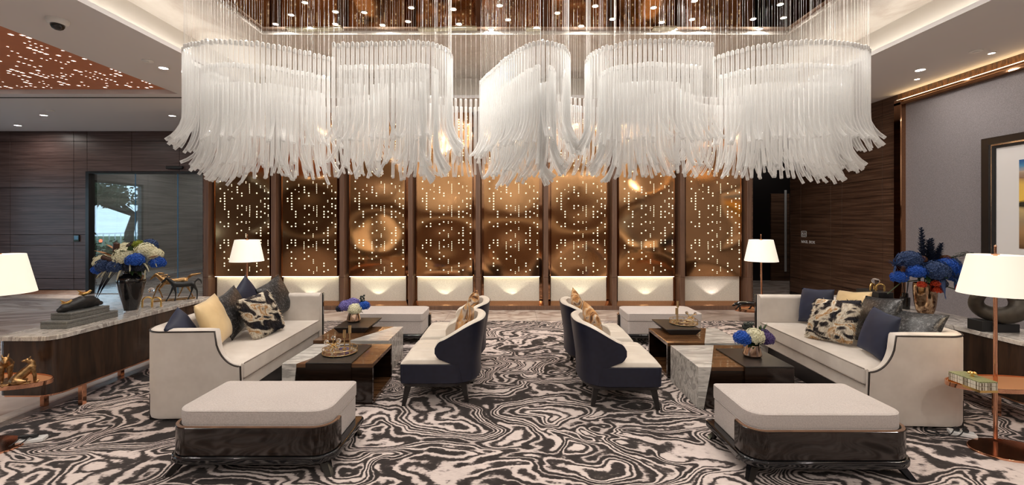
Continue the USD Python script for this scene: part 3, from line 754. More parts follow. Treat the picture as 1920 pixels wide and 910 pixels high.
part(cr, 'molding', cat(cbox(XR - .07, XR + .02, YF, 6.70, 3.40, 3.455, .01), cbox(XR - .045, XR + .02, YF, 6.69, 3.455, 3.49, .005)), 'copper_mirror')
part(cr, 'light_strip', box(XR - .04, XR - .02, YF, 6.68, 3.49, 3.498), 'led_line', label='warm light strip on top of the copper cornice')
part(cr, 'cornice_board', box(XR + .0, XR + .02, YF, 6.70, 3.49, 3.6), 'table_walnut')
solo('baseboard_right', cbox(XR - .012, XR + .02, YF, 9.3, 0, .08, .003), 'black_wood', kind='structure')
t = thing('mail_sign', 'white envelope symbol and MAIL BOX lettering on the walnut wall', 'sign', (XR, 8.70, 1.26))
s = XR


def on_wall(m, y, z):
    """flat lettering drawn in xy onto the right wall, reading towards the viewer"""
    v = m.vertices.copy()
    m2 = m.copy()
    m2.vertices = np.column_stack([-v[:, 2], -v[:, 0] + y, v[:, 1] + z])
    m2.fix_normals()
    return m2


tm = meshkit.text_mesh('MAIL BOX', .052, .004, bold=True)
tm.apply_scale([.40 / tm.extents[0], 1, 1])
part(t, 'lettering', on_wall(tm, .24, -.10), 'sign_white')
env = []
for a in ((0, 0, .16, .014), (0, .116, .16, .13), (0, 0, .014, .13), (.146, 0, .16, .13)):
    env.append(box(a[0], a[2], a[1], a[3], 0, .004))
env += [hull([(x, y, z) for z in (0, .004) for x, y in ((.03, .095), (.03, .08), (.08, .045), (.08, .062))]), hull([(x, y, z) for z in (0, .004) for x, y in ((.13, .095), (.13, .08), (.08, .045), (.08, .062))]),
        box(.03, .13, .028, .036, 0, .004), box(.03, .038, .03, .095, 0, .004), box(.122, .13, .03, .095, 0, .004), box(.03, .13, .09, .098, 0, .004)]
part(t, 'envelope_symbol', on_wall(cat(env), .24, .02), 'sign_white')

# passage at the right back
pw = thing('wall_passage', kind='structure')
part(pw, 'wall_body', cat(box(4.36, 9.1, 11.6, 11.75, 0, ZC), box(9.05, 9.2, 9.0, 11.6, 0, ZC), box(6.25, 9.1, 9.16, 9.3, 0, ZC)), 'black_wood')
part(pw, 'wall_edge', box(6.42, 6.45, 11.57, 11.6, 0, 2.9), 'chrome', label='thin metal edge strip')
d = thing('door_2', kind='structure')
part(d, 'door_leaf', cbox(7.0, 8.0, 11.55, 11.6, 0.0, 2.36, .004), 'walnut_wall')
part(d, 'pull_handle', cbox(7.33, 7.385, 11.48, 11.52, .25, 2.45, .008), 'satin_steel', label='long vertical metal pull handle')
part(d, 'handle_post', cat(box(7.34, 7.365, 11.52, 11.55, .5, .53), box(7.34, 7.365, 11.52, 11.55, 2.2, 2.23)), 'chrome')
dup(proto_spot, (7.0, 10.6, ZC), 0, 'lit downlight in the passage at the right back', 'passage downlights')

# framed picture on the fabric wall
t = thing('framed_picture', 'framed sunset beach photograph with wide pale mount on the grey fabric wall', 'picture', (0, 0, 0))
X0 = XR + .005


def frame_ring(y0, y1, z0, z1, w, xa, xb):
    return cat(box(xa, xb, y0, y1, z1 - w, z1), box(xa, xb, y0, y1, z0, z0 + w), box(xa, xb, y0, y0 + w, z0 + w, z1 - w), box(xa, xb, y1 - w, y1, z0 + w, z1 - w))


part(t, 'frame', frame_ring(3.3, 5.46, .95, 2.655, .085, X0 - .06, X0), 'black_wood')
part(t, 'inner_frame', frame_ring(3.385, 5.375, 1.035, 2.57, .022, X0 - .045, X0), 'chrome', label='thin silver inner frame')
part(t, 'fillet', frame_ring(3.407, 5.353, 1.057, 2.548, .03, X0 - .035, X0), 'black_matte', label='black inner fillet')
part(t, 'mount', box(X0 - .02, X0 - .01, 3.437, 5.323, 1.087, 2.518), 'mat_board', label='pale grey mount board')
part(t, 'print', box(X0 - .024, X0 - .02, 3.68, 5.08, 1.28, 2.337), 'print_sunset', label='sunset beach photograph')

# ------------------------------------------------------------------ chandelier: satin acrylic rods hung in scalloped ribbons, each flaring outward at its foot
CH = thing('chandelier', 'huge white chandelier of hundreds of curved acrylic rods hung in scalloped waves', 'chandelier')


def curve(pts, step):
    """resample a smooth line through the points at an even step"""
    p = np.array(pts, float)
    q = p
    for _ in range(3):                       # corner cutting
        a, b = q[:-1] * .75 + q[1:] * .25, q[:-1] * .25 + q[1:] * .75
        q = np.vstack([q[:1], np.stack([a, b], 1).reshape(-1, 2), q[-1:]])
    d = np.r_[0, np.cumsum(np.linalg.norm(np.diff(q, axis=0), axis=1))]
    s = np.arange(0, d[-1], step)
    return np.stack([np.interp(s, d, q[:, 0]), np.interp(s, d, q[:, 1])], 1)


# lobes, plan view (x, y); walking each from left to right the outside is on the right hand (towards the viewer)
LOBES = [
    [(-2.98, 4.45), (-3.02, 4.05), (-2.86, 3.66), (-2.58, 3.52), (-2.26, 3.52), (-1.95, 3.64), (-1.62, 3.93)],
    [(-1.50, 3.58), (-1.17, 3.575), (-.80, 3.53), (-.62, 3.58), (-.545, 3.75), (-.56, 3.95), (-.66, 4.35)],
    [(-.34, 4.55), (-.16, 4.12), (.03, 3.72), (.18, 3.54), (.36, 3.56), (.48, 3.70), (.53, 3.95), (.52, 4.35)],
    [(.80, 4.40), (.68, 4.02), (.69, 3.80), (.82, 3.62), (1.05, 3.51), (1.32, 3.50), (1.70, 3.60)],
    [(1.83, 3.87), (2.00, 3.66), (2.28, 3.54), (2.64, 3.53), (2.92, 3.58), (3.16, 3.74), (3.21, 4.05), (3.10, 4.45)],
]
BACK = [
    [(-2.9, 4.5), (-2.6, 4.95), (-2.1, 5.1), (-1.6, 4.9), (-1.35, 4.62)],
    [(-1.3, 4.62), (-1.0, 4.95), (-.5, 5.12), (.0, 5.0), (.25, 4.72)],
    [(.3, 4.72), (.7, 5.05), (1.2, 5.12), (1.6, 4.95), (1.75, 4.65)],
    [(1.8, 4.65), (2.1, 4.98), (2.6, 5.05), (2.95, 4.8), (3.05, 4.5)],
]
NS = 9
ang = np.arange(NS) / NS * 2 * PI
RR = .0142


def rod(x, y, zt, L, nx, ny, bend):
    """a straight rod whose last part sweeps outward along (nx, ny)"""
    arc = .30
    st = L - arc
    R = arc / bend
    pts = [(0, zt), (0, zt - st * .5), (0, zt - st)]
    for k in range(1, 6):
        a = bend * k / 5
        pts.append((R * (1 - math.cos(a)), zt - st - R * math.sin(a)))
    loops = []
    for k, (o, z) in enumerate(pts):
        a = bend * max(k - 2, 0) / 5
        tx, tz = math.cos(a), math.sin(a)          # in-plane cross axis tilts with the bend
        c, s = np.cos(ang) * RR, np.sin(ang) * RR
        loops.append(np.column_stack([x + nx * (o + c * tx) - ny * s, y + ny * (o + c * tx) + nx * s, z + c * tz]))
    # hollow foot: a small recessed rim
    last = loops[-1]
    cen = last.mean(0)
    loops.append(cen + (last - cen) * .6)
    up = np.array([-nx * math.sin(bend), -ny * math.sin(bend), math.cos(bend)])
    loops.append(cen + (last - cen) * .6 + up * .02)
    return stack(loops)


rods, wires, caps = [], [], []
rg = np.random.default_rng(11)
for li, pts in enumerate(LOBES + BACK):
    front = li < len(LOBES)
    for tier in range(3 if front else 2):
        off = tier * .13
        c = curve(pts, (.040, .045, .058)[tier] if front else .060)
        t = np.gradient(c, axis=0)
        t /= np.linalg.norm(t, axis=1, keepdims=True)
        nrm = np.stack([t[:, 1], -t[:, 0]], 1) if front else np.stack([-t[:, 1], t[:, 0]], 1)   # outward
        c = c - nrm * off
        keep = np.r_[True, np.linalg.norm(np.diff(c, axis=0), axis=1) > .02]
        for (x, y), (nx, ny) in zip(c[keep], nrm[keep]):
            a = rg.normal(0, .34)
            nx, ny = nx * math.cos(a) - ny * math.sin(a), nx * math.sin(a) + ny * math.cos(a)
            ztop = (3.095, 2.95, 2.84)[tier] + rg.normal(0, .004)
            zbot = (2.27, 2.07, 1.985)[tier] + rg.normal(0, .014)
            if not front:
                ztop, zbot = (3.06, 2.93)[tier], (2.30, 2.14)[tier] + rg.normal(0, .014)
            bend = abs(rg.normal(.62, .13)) + .08
            rods.append((y + .25 * tier, rod(x, y, ztop, (ztop - zbot) + .02, nx, ny, bend)))
            if front and tier < 2:
                caps.append(lathe([(RR * 1.12, ztop - .030), (RR * 1.12, ztop + .004), (RR * .5, ztop + .012)], 7, (x, y, 0)))
            (tier == 0 or rg.random() < .35) and wires.append((x, y, ztop))
rods.sort(key=lambda r: r[0])
for _, m in rods[:298]:
    part(CH, 'rod', m, 'rod', 50)
part(CH, 'rod_curtain', cat([m for _, m in rods[298:]]), 'rod', 50, label='remaining rods behind the front waves', kind='stuff')
part(CH, 'rod_cap', cat(caps), 'cap_gloss', label='clear caps on the rod tops', kind='stuff')
w3 = []
for x, y, z in wires:
    r = .0007
    w3.append(stack([np.array([(x + r * math.cos(a), y + r * math.sin(a), zz) for a in (0, 2.1, 4.2)]) for zz in (z - .03, 4.05)]))
part(CH, 'suspension_wire', cat(w3), 'wire', kind='stuff', label='fine steel wires holding the rods')
for x0, x1, ph in ((-2.86, -2.15, 0.), (-1.2, -.45, 1.), (.17, .36, 2.), (1.78, 2.06, 3.)):
    n = 14
    xs = np.linspace(x0, x1, n)
    yy = 5.41 + .02 * np.sin((xs - x0) * 6 + ph)
    poly = np.r_[np.stack([xs, yy - .04], 1), np.stack([xs, yy + .04], 1)[::-1]]
    part(CH, 'canopy_plate', extrude(poly, 4.036, 4.05), 'canopy_cream', label='thin wavy cream canopy plate under the mirror')
print('rods', len(rods))

# ------------------------------------------------------------------ sofas
def smooth01(t):
    t = np.clip(t, 0, 1)
    return t * t * (3 - 2 * t)


def make_sofa(s, L, loc, rot, label):
    """s = -1: back to the left (-x), s = +1: back to the right. Local x = s * depth (0 at the seat front), y = length, 0 at the near arm."""
    T = thing('sofa', label, 'sofa', loc, rot)
    D, t, rc = .80, .11, .20
    zs, zt = .445, .725
    sw = .20
    st = []                                   # (u, v, u_in, v_in, h)

    def h_near(v):
        if v >= sw:
            return zt
        return zt - (zt - zs) * math.sqrt(max(0, 1 - (v / sw) ** 2))
    for v in list(np.linspace(0, sw, 14)) + [.3, .42, D - rc]:
        st.append((0, v, .035 + (t - .035) * smooth01(v / .36), v, h_near(v)))
    for k in range(1, 9):
        a = PI / 2 * k / 8
        st.append((rc - rc * math.cos(a), D - rc + rc * math.sin(a), rc - (rc - t) * math.cos(a), D - rc + (rc - t) * math.sin(a), zt))
    for u in np.linspace(rc, L - rc, 7)[1:]:
        st.append((u, D, u, D - t, zt + .025 * u / L))
    for k in range(1, 9):
        a = PI / 2 * k / 8
        st.append((L - rc + rc * math.sin(a), D - rc + rc * math.cos(a), L - rc + (rc - t) * math.sin(a), D - rc + (rc - t) * math.cos(a), zt + .025))
    for v in (.42, .25, .1, .0):
        st.append((L, v, L - t, v, zt + .025))
    loops = []
    edge = []
    for (u, v, ui, vi, h) in st:
        o, i = np.array([u, v]), np.array([ui, vi])
        r = [(o + (i - o) * .05, .025), (o, .05), (o, h - .03), (o + (i - o) * .06, h - .012), (o + (i - o) * .22, h), (o + (i - o) * .5, h + .006), (o + (i - o) * .8, h), (o + (i - o) * .95, h - .015), (i, h - .035), (i, .30), (o + (i - o) * .6, .025)]
        loops.append(np.array([(s * p[0][1], p[0][0], p[1]) for p in r]))
        e = o + (i - o) * .03
        edge.append((s * e[1], e[0], h - .012))
    part(T, 'upholstered_shell', stack(loops), 'sofa_suede', 40)
    part(T, 'edge_trim', cat(tube([(s * -.004, .01, .10)] + edge, .0065, 6), ), 'dark_piping', True, label='dark piping along the arm and back edge')
    part(T, 'end_strip', cbox(-.010 * s, .004 * s, L - .03, L + .004, .03, zt + .022, .003), 'black_lacquer', label='dark strip on the far arm end')
    part(T, 'seat_base', cbox(s * .012, s * (D - t), .036, L - t - .001, .20, .318, .012), 'sofa_suede')
    sc = soft_slab(min(-s * .008, s * (D - t)), max(-s * .008, s * (D - t)), .037, L - t - .002, .322, .448, .02, .014, .022)
    part(T, 'seat_cushion', sc, 'sofa_suede', 50)
    part(T, 'seat_piping', cat(tube([(-s * .006, .045, .446), (-s * .006, L - t - .01, .446)], .0045, 6), tube([(-s * .006, .045, .327), (-s * .006, L - t - .01, .327)], .0035, 6)), 'seam', True, label='piping along the seat cushion front')
    part(T, 'plinth', cbox(s * .10, s * (D - .06), .05, L - .05, 0.0, .21, .004), 'black_wood')
    return T


SX = 5.02 - 3.40
make_sofa(-1, 1.66, (-2.17, 3.40, .012), math.radians(2.6), 'cream upholstered sofa on the left with a fur cushion and dark piping')
make_sofa(+1, 1.68, (2.735, 3.27, .012), math.radians(-2.8), 'cream upholstered sofa on the right beneath the blue flower vase')


def make_pillow(loc, yaw, lean, w, mat, label, t=.15, seed=0, roll=0.0, fur=False, h=None, crumple=.012):
    """cushion whose face looks along yaw, leaning back; loc is the middle of its lower edge"""
    P = thing('cushion', label, 'cushion', loc)
    h = h or w
    m = pillow_mesh(w, h, t, 20, seed, crumple)
    T = trimesh.transformations
    M0 = T.rotation_matrix(roll, [1, 0, 0])
    m.apply_transform(M0)
    m.apply_translation([0, 0, -m.bounds[0][2]])
    m.apply_transform(T.rotation_matrix(yaw, [0, 0, 1]) @ T.rotation_matrix(-lean, [0, 1, 0]))
    m.apply_translation([0, 0, -m.bounds[0][2]])
    part(P, 'cover', m, mat, True)
    if fur:
        rg = np.random.default_rng(seed)
        p, fi = trimesh.sample.sample_surface(m, 14000, seed=seed)
        n = m.face_normals[fi]
        d = n * .42 + rg.normal(0, .22, (len(p), 3)) + np.array([0, 0, -.75])
        d /= np.linalg.norm(d, axis=1, keepdims=True)
        ln = (.022 + .016 * rg.random((len(p), 1)))
        sd = np.cross(d, rg.normal(0, 1, (len(p), 3)))
        sd /= np.linalg.norm(sd, axis=1, keepdims=True)
        V = np.stack([p - sd * .003, p + sd * .003, p + d * ln * .6 + sd * .0016 + np.array([0, 0, -.002]), p + d * ln + np.array([0, 0, -.006])], 1).reshape(-1, 3)
        i = np.arange(len(p))[:, None] * 4
        part(P, 'fur_pile', trimesh.Trimesh(V, np.vstack([i + [0, 1, 2], i + [0, 2, 3]]), process=False), 'fur', kind='stuff')
    return P


# left sofa, near to far (facing +x)
Z0 = .485
make_pillow((-2.70, 3.585, Z0), .20, .34, .31, 'navy_velvet', 'small navy cushion tucked behind the near arm of the left sofa', .14, 1, .45)
make_pillow((-2.60, 3.85, Z0), .22, .34, .43, 'gold_satin', 'pale gold satin cushion on the left sofa', .15, 2, .10)
make_pillow((-2.64, 4.15, Z0), .10, .30, .42, 'silver_black', 'black and silver crackled cushion between the gold and fur cushions on the left sofa', .15, 3, .22)
make_pillow((-2.76, 4.50, Z0), .0, .16, .40, 'navy_velvet', 'navy cushion behind the fur cushion on the left sofa', .14, 4, .62)
make_pillow((-2.60, 4.81, Z0), -.18, .30, .42, 'silver_black', 'black and silver crackled cushion at the far end of the left sofa', .15, 5, .30)
make_pillow((-2.40, 4.22, Z0), -.18, .42, .41, 'fur', 'cream, black and amber fur cushion in front on the left sofa', .14, 6, .10, True)
# right sofa, far to near (facing -x)
make_pillow((3.24, 4.62, Z0), PI + .22, .26, .38, 'navy_velvet', 'navy cushion at the far end of the right sofa', .14, 11, .10)
make_pillow((3.34, 4.28, Z0), PI + .02, .26, .41, 'gold_satin', 'gold satin cushion behind the fur cushion on the right sofa', .14, 12, .12)
make_pillow((3.37, 3.98, Z0), PI + .0, .12, .40, 'gold_satin', 'gold cushion peeping out behind the crackled cushion on the right sofa', .12, 13, .05)
make_pillow((3.19, 3.85, Z0), PI - .12, .36, .44, 'silver_black', 'black and silver crackled cushion beside the fur cushion on the right sofa', .16, 14, .12)
make_pillow((2.91, 4.00, Z0), PI + .30, .55, .41, 'fur', 'cream, black and amber fur cushion in front on the right sofa', .14, 15, .14, True)
make_pillow((2.97, 3.55, Z0), PI - .22, .30, .38, 'navy_velvet', 'navy cushion standing in front of two crackled cushions on the right sofa', .13, 16, -.06)
make_pillow((3.42, 3.56, Z0), PI - .1, .10, .26, 'navy_velvet', 'navy cushion lying behind the near crackled cushion on the right sofa', .12, 17, .3)
make_pillow((3.13, 3.49, Z0 + .01), PI + .10, .62, .42, 'silver_black', 'black and silver crackled cushion slumped in the near corner of the right sofa', .14, 18, .1)


# ------------------------------------------------------------------ ottomans (local origin at the middle of the panel side's foot; the panel looks towards -y)
def make_ottoman(label, loc, rot, group):
    T = thing('ottoman', label, 'ottoman', loc, rot, group)
    W, Dp = .515, .55
    part(T, 'cushion', soft_slab(-W + .03, W - .03, .03, Dp - .005, .298, .40, (.10, .03, .03, .10), .016, .012, 8), 'ottoman_wool', 50)
    part(T, 'cushion_piping', cat(*[tube(np.vstack([loop3(rrect(-W + .033, W - .033, .033, Dp - .008, (.10, .03, .03, .10), 8), z), loop3(rrect(-W + .033, W - .033, .033, Dp - .008, (.10, .03, .03, .10), 8), z)[:1]]), .0038, 6, False) for z in (.392, .304)]), 'ottoman_wool', True)
    part(T, 'upholstered_body', soft_slab(-W + .035, W - .035, .035, Dp - .01, .128, .296, (.10, .03, .03, .10), .01, 0, 8), 'ottoman_wool', 50)
    # wrap-around panel: u-shaped band
    ro, th = .125, .024
    po, pi_ = [], []
    for k in range(13):
        a = -PI / 2 * k / 12
        po.append((-W + ro - ro * math.cos(a), ro + ro * math.sin(a)))
        pi_.append((-W + ro - (ro - th) * math.cos(a), ro + (ro - th) * math.sin(a)))
    po = [(-W, .17)] + po
    pi_ = [(-W + th, .17)] + pi_
    po = np.array(po + [(-x, y) for x, y in po[::-1]])
    pi_ = np.array(pi_ + [(-x, y) for x, y in pi_[::-1]])
    z0, z1, c = .133, .305, .004
    loops = []
    for o, i in zip(po, pi_):
        d = (i - o) / th * c
        loops.append(np.array([(*o, z0), (*o, z1 - c), (*(o + d), z1), (*(i - d), z1), (*i, z1 - c), (*i, z0)]))
    part(T, 'wood_panel', stack(loops), 'gloss_walnut_flat', 35)
    po2, pi2 = po + (pi_ - po) * .12, po + (pi_ - po) * .88
    part(T, 'panel_rim', stack([np.array([(*o, z1 - .002), (*o, z1 + .003), (*i, z1 + .003), (*i, z1 - .002)]) for o, i in zip(po2, pi2)]), 'panel_rim', 35, label='lighter brown top edge of the wood panel')
    part(T, 'base_rail', soft_slab(-W - .018, W + .018, -.018, Dp + .012, .082, .130, (.14, .03, .03, .14), .014, 0, 8), 'black_lacquer', 50)
    for sx in (-1, 1):
        for y, yy in ((.075, .02), (Dp - .06, Dp - .02)):
            x = sx * (W - .075)
            xo = sx * (W - .015)
            a, b = .028, .018
            part(T, 'leg', hull([(x + i * a, y + j * a, .09) for i in (-1, 1) for j in (-1, 1)] + [(xo + i * b, yy + j * b, .0) for i in (-1, 1) for j in (-1, 1)]), 'black_lacquer')
    return T


OG = None
o0 = make_ottoman('large greige ottoman in the left foreground with a glossy wood panel facing the viewer', (-1.645, 2.65, .012), 0, OG)
dup(o0, (1.955, 2.60, .012), 0, 'large greige ottoman in the right foreground with a glossy dark wood panel facing the viewer')
dup(o0, (-1.645, 6.06, .012), PI, 'greige ottoman at the far left, before the bronze wall and behind the flower vase')
dup(o0, (1.97, 6.06, .012), PI, 'greige ottoman at the far right behind the tray table, its back to the bronze wall')


# ------------------------------------------------------------------ tub chairs (local: facing +x)
def make_chair(label, loc, rot):
    T = thing('armchair', label, 'armchair', loc, rot)
    W, xb, xw, xf_ = .335, -.335, .03, .335

    def plan(inset, x_front):
        n = 20
        pts = [(x_front - inset, -W + inset)]
        pts_r = []
        for k in range(n + 1):
            a = -PI / 2 - PI * k / n
            ex = (abs(math.cos(a)) ** .8) * math.copysign(1, math.cos(a))
            ey = (abs(math.sin(a)) ** .8) * math.copysign(1, math.sin(a))
            pts_r.append((-.06 + (.275 - inset) * min(ex, 0), (W - inset) * ey))
        return [(x_front - inset, -W + inset), ] + pts_r + [(x_front - inset, W - inset)]

    def base_loop(inset, z, fr=.04):
        p = plan(inset, xf_)
        a = [(xf_ - inset - .0, -W + inset + fr), (xf_ - inset - fr * .3, -W + inset + fr * .3), (xf_ - inset - fr, -W + inset)]
        b = [(xf_ - inset - fr, W - inset), (xf_ - inset - fr * .3, W - inset - fr * .3), (xf_ - inset, W - inset - fr)]
        return loop3(np.array(a + p[1:-1] + b), z)
    part(T, 'seat_base', stack([base_loop(.012, .195), base_loop(.002, .205), base_loop(0, .30), base_loop(.0, .358), base_loop(.006, .366)]), 'navy_leather', 40)
    nx_, ny_ = 26, 61
    X, Y = np.meshgrid(np.linspace(-1, 1, nx_), np.linspace(-1, 1, ny_), indexing='ij')
    e = np.clip(1 - np.maximum(np.abs(X) ** 10, 0), 0, 1) * np.clip(1 - np.abs(Y) ** 14, 0, 1)
    yy = Y * (W - .005)
    Z = .368 + .040 * e ** .4 + .016 * (1 - Y ** 2) * e - .010 * e * np.exp(-((np.abs(yy) - .112) / .009) ** 2)
    xx = np.where(X > 0, X * .330, X * .20) - 0.0
    xx = np.where((X > .93) & (np.abs(Y) > .93), xx - .006, xx)
    yy = yy * np.sqrt(1 - np.clip((-.05 - xx) / .29, 0, .95) ** 2)
    part(T, 'seat_cushion', grid_mesh(np.stack([xx, yy, Z], -1)), 'chair_cream', True)
    # wrap-around back
    path = [(xw, -W)] + [(x, -W) for x in np.linspace(xw - .02, -.06, 7)] + plan(0, 0)[2:-2] + [(x, W) for x in np.linspace(-.06, xw - .02, 7)] + [(xw, W)]
    path = np.array(path)
    d = np.gradient(path, axis=0)
    d /= np.linalg.norm(d, axis=1, keepdims=True)
    nrm = np.stack([-d[:, 1], d[:, 0]], 1)
    nrm *= np.sign((nrm * (path - np.array([-.05, 0]))).sum(1))[:, None]
    outer, inner = [], []
    arc = np.r_[0, np.cumsum(np.linalg.norm(np.diff(path, axis=0), axis=1))]
    for k, ((x, y), n) in enumerate(zip(path, nrm)):
        n = np.array(n)
        ht = .555 + .16 * smooth01((xw - x) / .34)
        e = min(arc[k], arc[-1] - arc[k])                        # distance from the wing's end
        ht -= .05 * max(0, 1 - e / .05) ** 2
        hb = .36 + .05 * smooth01((x + .16) / .17) + .05 * max(0, 1 - e / .05) ** 2
        if x < -.17:
            hb = .205
        lean = lambda z: .05 * max(0, (z - .36)) / .36 * smooth01((xw - x) / .2)
        zz = np.linspace(hb, ht, 7)
        p = np.array([x, y])
        th = .075
        fl = .006 * abs(math.sin(arc[k] * PI / .085))
        O = [(*(p + n * (lean(z) + .004)), z) for z in zz]
        Oi = [(*(p + n * (lean(z) - .018)), z) for z in zz[::-1]]
        outer.append(np.array(O + Oi))
        top = [(*(p + n * (lean(ht) - th * q)), ht + .018 * math.sin(PI * min(q * 1.15, 1))) for q in (0.02, .2, .45, .75, .95)]
        I = [(*(p + n * (lean(z) - th + fl)), z) for z in zz[::-1]]
        zz = np.linspace(max(hb, .375), ht, 7)
        I = [(*(p + n * (lean(z) - th + fl)), z) for z in zz[::-1]]
        Ib = [(*(p + n * (lean(z) - .019)), z) for z in zz]
        inner.append(np.array(Ib + top + I))
    part(T, 'back_shell', stack(outer), 'navy_leather', 45)
    part(T, 'back_lining', stack(inner), 'chair_cream', 50, label='cream channelled lining of the back')
    part(T, 'base_frame', stack([base_loop(.03, .165), base_loop(.02, .17), base_loop(.015, .197)]), 'black_wood', 40)
    for sx, sy in ((1, 1), (1, -1), (-1, 1), (-1, -1)):
        x, y = (.27 if sx > 0 else -.20), sy * (.27 if sx > 0 else .20)
        xo, yo = x + sx * .035, y + sy * .025
        a, b = .026, .015
        part(T, 'leg', hull([(x + i * a, y + j * a, .17) for i in (-1, 1) for j in (-1, 1)] + [(xo + i * b, yo + j * b, 0) for i in (-1, 1) for j in (-1, 1)]), 'black_wood')
    return T


c0 = make_chair('navy and cream tub chair on the left, nearer of the two facing the left sofa', (-.635, 3.98, .012), PI)
dup(c0, (-.635, 4.72, .012), PI, 'navy and cream tub chair on the left, farther of the two facing the left sofa')
dup(c0, (.925, 3.90, .012), 0, 'navy and cream tub chair on the right, nearer of the two facing the right sofa')
dup(c0, (.905, 4.66, .012), 0, 'navy and cream tub chair on the right, farther of the two facing the right sofa')
for (x, y, yaw, lb, sd) in ((-.50, 4.00, PI - .15, 'brown and gold marbled satin cushion on the nearer left tub chair', 21), (-.50, 4.75, PI + .1, 'brown and gold marbled satin cushion on the farther left tub chair', 22),
                            (.79, 3.92, .15, 'brown and gold marbled satin cushion on the nearer right tub chair', 23), (.77, 4.68, -.1, 'brown and gold marbled satin cushion on the farther right tub chair', 24)):
    make_pillow((x, y, .435), yaw, .24, .36, 'marbled_satin', lb, .13, sd, .25)


# ------------------------------------------------------------------ coffee tables
def make_table(label, loc, rot, W, Dp, front_cut, back_cut, blk, flip=1):
    """local x from the stone end (0) to the open walnut end (W), times flip; y 0 near the viewer .. Dp. Stone wedge: x < cut."""
    T = thing('coffee_table', label, 'coffee table', loc, rot)
    h = .355

    def fx(m):
        if flip < 0:
            m = m.copy()
            m.vertices[:, 0] *= -1
            m.invert()
        return m
    f0, f1 = front_cut
    b0, b1 = back_cut
    part(T, 'stone_wedge', fx(hull([(0, 0, 0), (0, Dp, 0), (0, 0, h), (0, Dp, h), (f1, 0, 0), (f0, 0, h), (b1, Dp, 0), (b0, Dp, h)])), 'marble_table')
    g = .0015
    th = .032
    part(T, 'walnut_top', fx(hull([(f0 + g, 0, h), (b0 + g, Dp, h), (W, 0, h), (W, Dp, h), (f0 + g, 0, h - th), (b0 + g, Dp, h - th), (W, 0, h - th), (W, Dp, h - th)])), 'table_walnut')
    part(T, 'walnut_side', fx(hull([(f0 + g, 0, h - th), (W, 0, h - th), (f0 + g, th, h - th), (W, th, h - th), (f1 + g, 0, 0), (W, 0, 0), (f1 + g, th, 0), (W, th, 0)])), 'gloss_walnut_flat')
    part(T, 'walnut_side', fx(hull([(b0 + g, Dp - th, h - th), (W, Dp - th, h - th), (b0 + g, Dp, h - th), (W, Dp, h - th), (b1 + g, Dp - th, 0), (W, Dp - th, 0), (b1 + g, Dp, 0), (W, Dp, 0)])), 'gloss_walnut_flat')
    part(T, 'walnut_shelf', fx(hull([(f1 + .02, th, 0), (b1 + .02, Dp - th, 0), (W, th, 0), (W, Dp - th, 0), (f1 + .02, th, th), (b1 + .02, Dp - th, th), (W, th, th), (W, Dp - th, th)])), 'table_walnut', label='walnut bottom shelf inside the open end')
    x0, x1, y0, y1, z0, tp, bt = blk
    part(T, 'block', fx(hull([(x0 + tp, y0 + tp * .3, z0), (x1 - tp, y0 + tp * .3, z0), (x0 + tp, y1 - tp * .3, z0), (x1 - tp, y1 - tp * .3, z0), (x0, y0, bt), (x1, y0, bt), (x0, y1, bt), (x1, y1, bt)])), 'gloss_walnut_flat' if z0 < .3 else 'black_wood')
    part(T, 'leather_top', fx(cbox(x0, x1, y0, y1, bt + .0002, bt + .008, .002)), 'black_leather', label='black leather top of the raised block')
    return T


ZT = .012
make_table('near left coffee table of marble and walnut carrying a round brass tray', (-2.0, 3.70, ZT), 0, .785, .60, (.125, .09), (.37, .30), (.21, .605, -.012, .53, .0, 0.0, .358))
make_table('far left coffee table of walnut and marble carrying a small flower vase', (-1.285, 4.43, ZT), 0, .785, .58, (.405, .33), (.105, .07), (.31, .69, .28, .78, .358, .05, .41), -1)
make_table('near right coffee table of marble and walnut carrying a small flower vase', (1.575, 3.615, ZT), 0, .78, .64, (.11, .045), (.43, .34), (.385, .80, -.02, .50, .0, 0.0, .358))
make_table('far right coffee table of walnut and marble carrying a round brass tray', (2.36, 4.335, ZT), 0, .785, .605, (.41, .34), (.12, .08), (.31, .69, .295, .785, .358, .05, .41), -1)


# ------------------------------------------------------------------ consoles behind the sofas
def make_console(label, s, x_front, x_back, y0, y1):
    T = thing('console', label, 'console table', (0, 0, 0))
    a, b = min(x_front, x_back), max(x_front, x_back)
    rad = (.12, .02, .02, .06) if s < 0 else (.06, .02, .02, .12)
    p = rrect(a + .012, b - .012, y0 + .012, y1 - .012, rad, 10)
    part(T, 'body', stack([loop3(p, .205), loop3(p, .645)]), 'gloss_walnut', 35)
    part(T, 'marble_top', stack([loop3(rrect(a, b, y0, y1, rad, 10), .645), loop3(rrect(a, b, y0, y1, rad, 10), .677), loop3(rrect(a + .003, b - .003, y0 + .003, y1 - .003, rad, 10), .68)]), 'marble_top', 30)
    part(T, 'copper_skirting', stack([loop3(rrect(a + .02, b - .02, y0 + .02, y1 - .02, rad, 10), .19), loop3(rrect(a + .02, b - .02, y0 + .02, y1 - .02, rad, 10), .205)]), 'copper', 30)
    xf0 = x_front - s * 0.012
    n = 4
    ya = y0 + .16
    for k in range(n):
        q0, q1 = ya + (y1 - .02 - ya) * k / n, ya + (y1 - .02 - ya) * (k + 1) / n
        part(T, 'door', cbox(x_front + s * .010, x_front + s * .013, q0 + .0015, q1 - .0015, .215, .640, .001), 'gloss_walnut')
    for y in (y0 + .30, (y0 + y1) / 2 + .1, y1 - .2):
        for x in (x_front + s * .06, x_back - s * .08):
            part(T, 'leg', cbox(x - .02, x + .02, y - .02, y + .02, 0.0 if not (FX0 < x < FX1) else .012, .19, .003), 'copper')
    return T


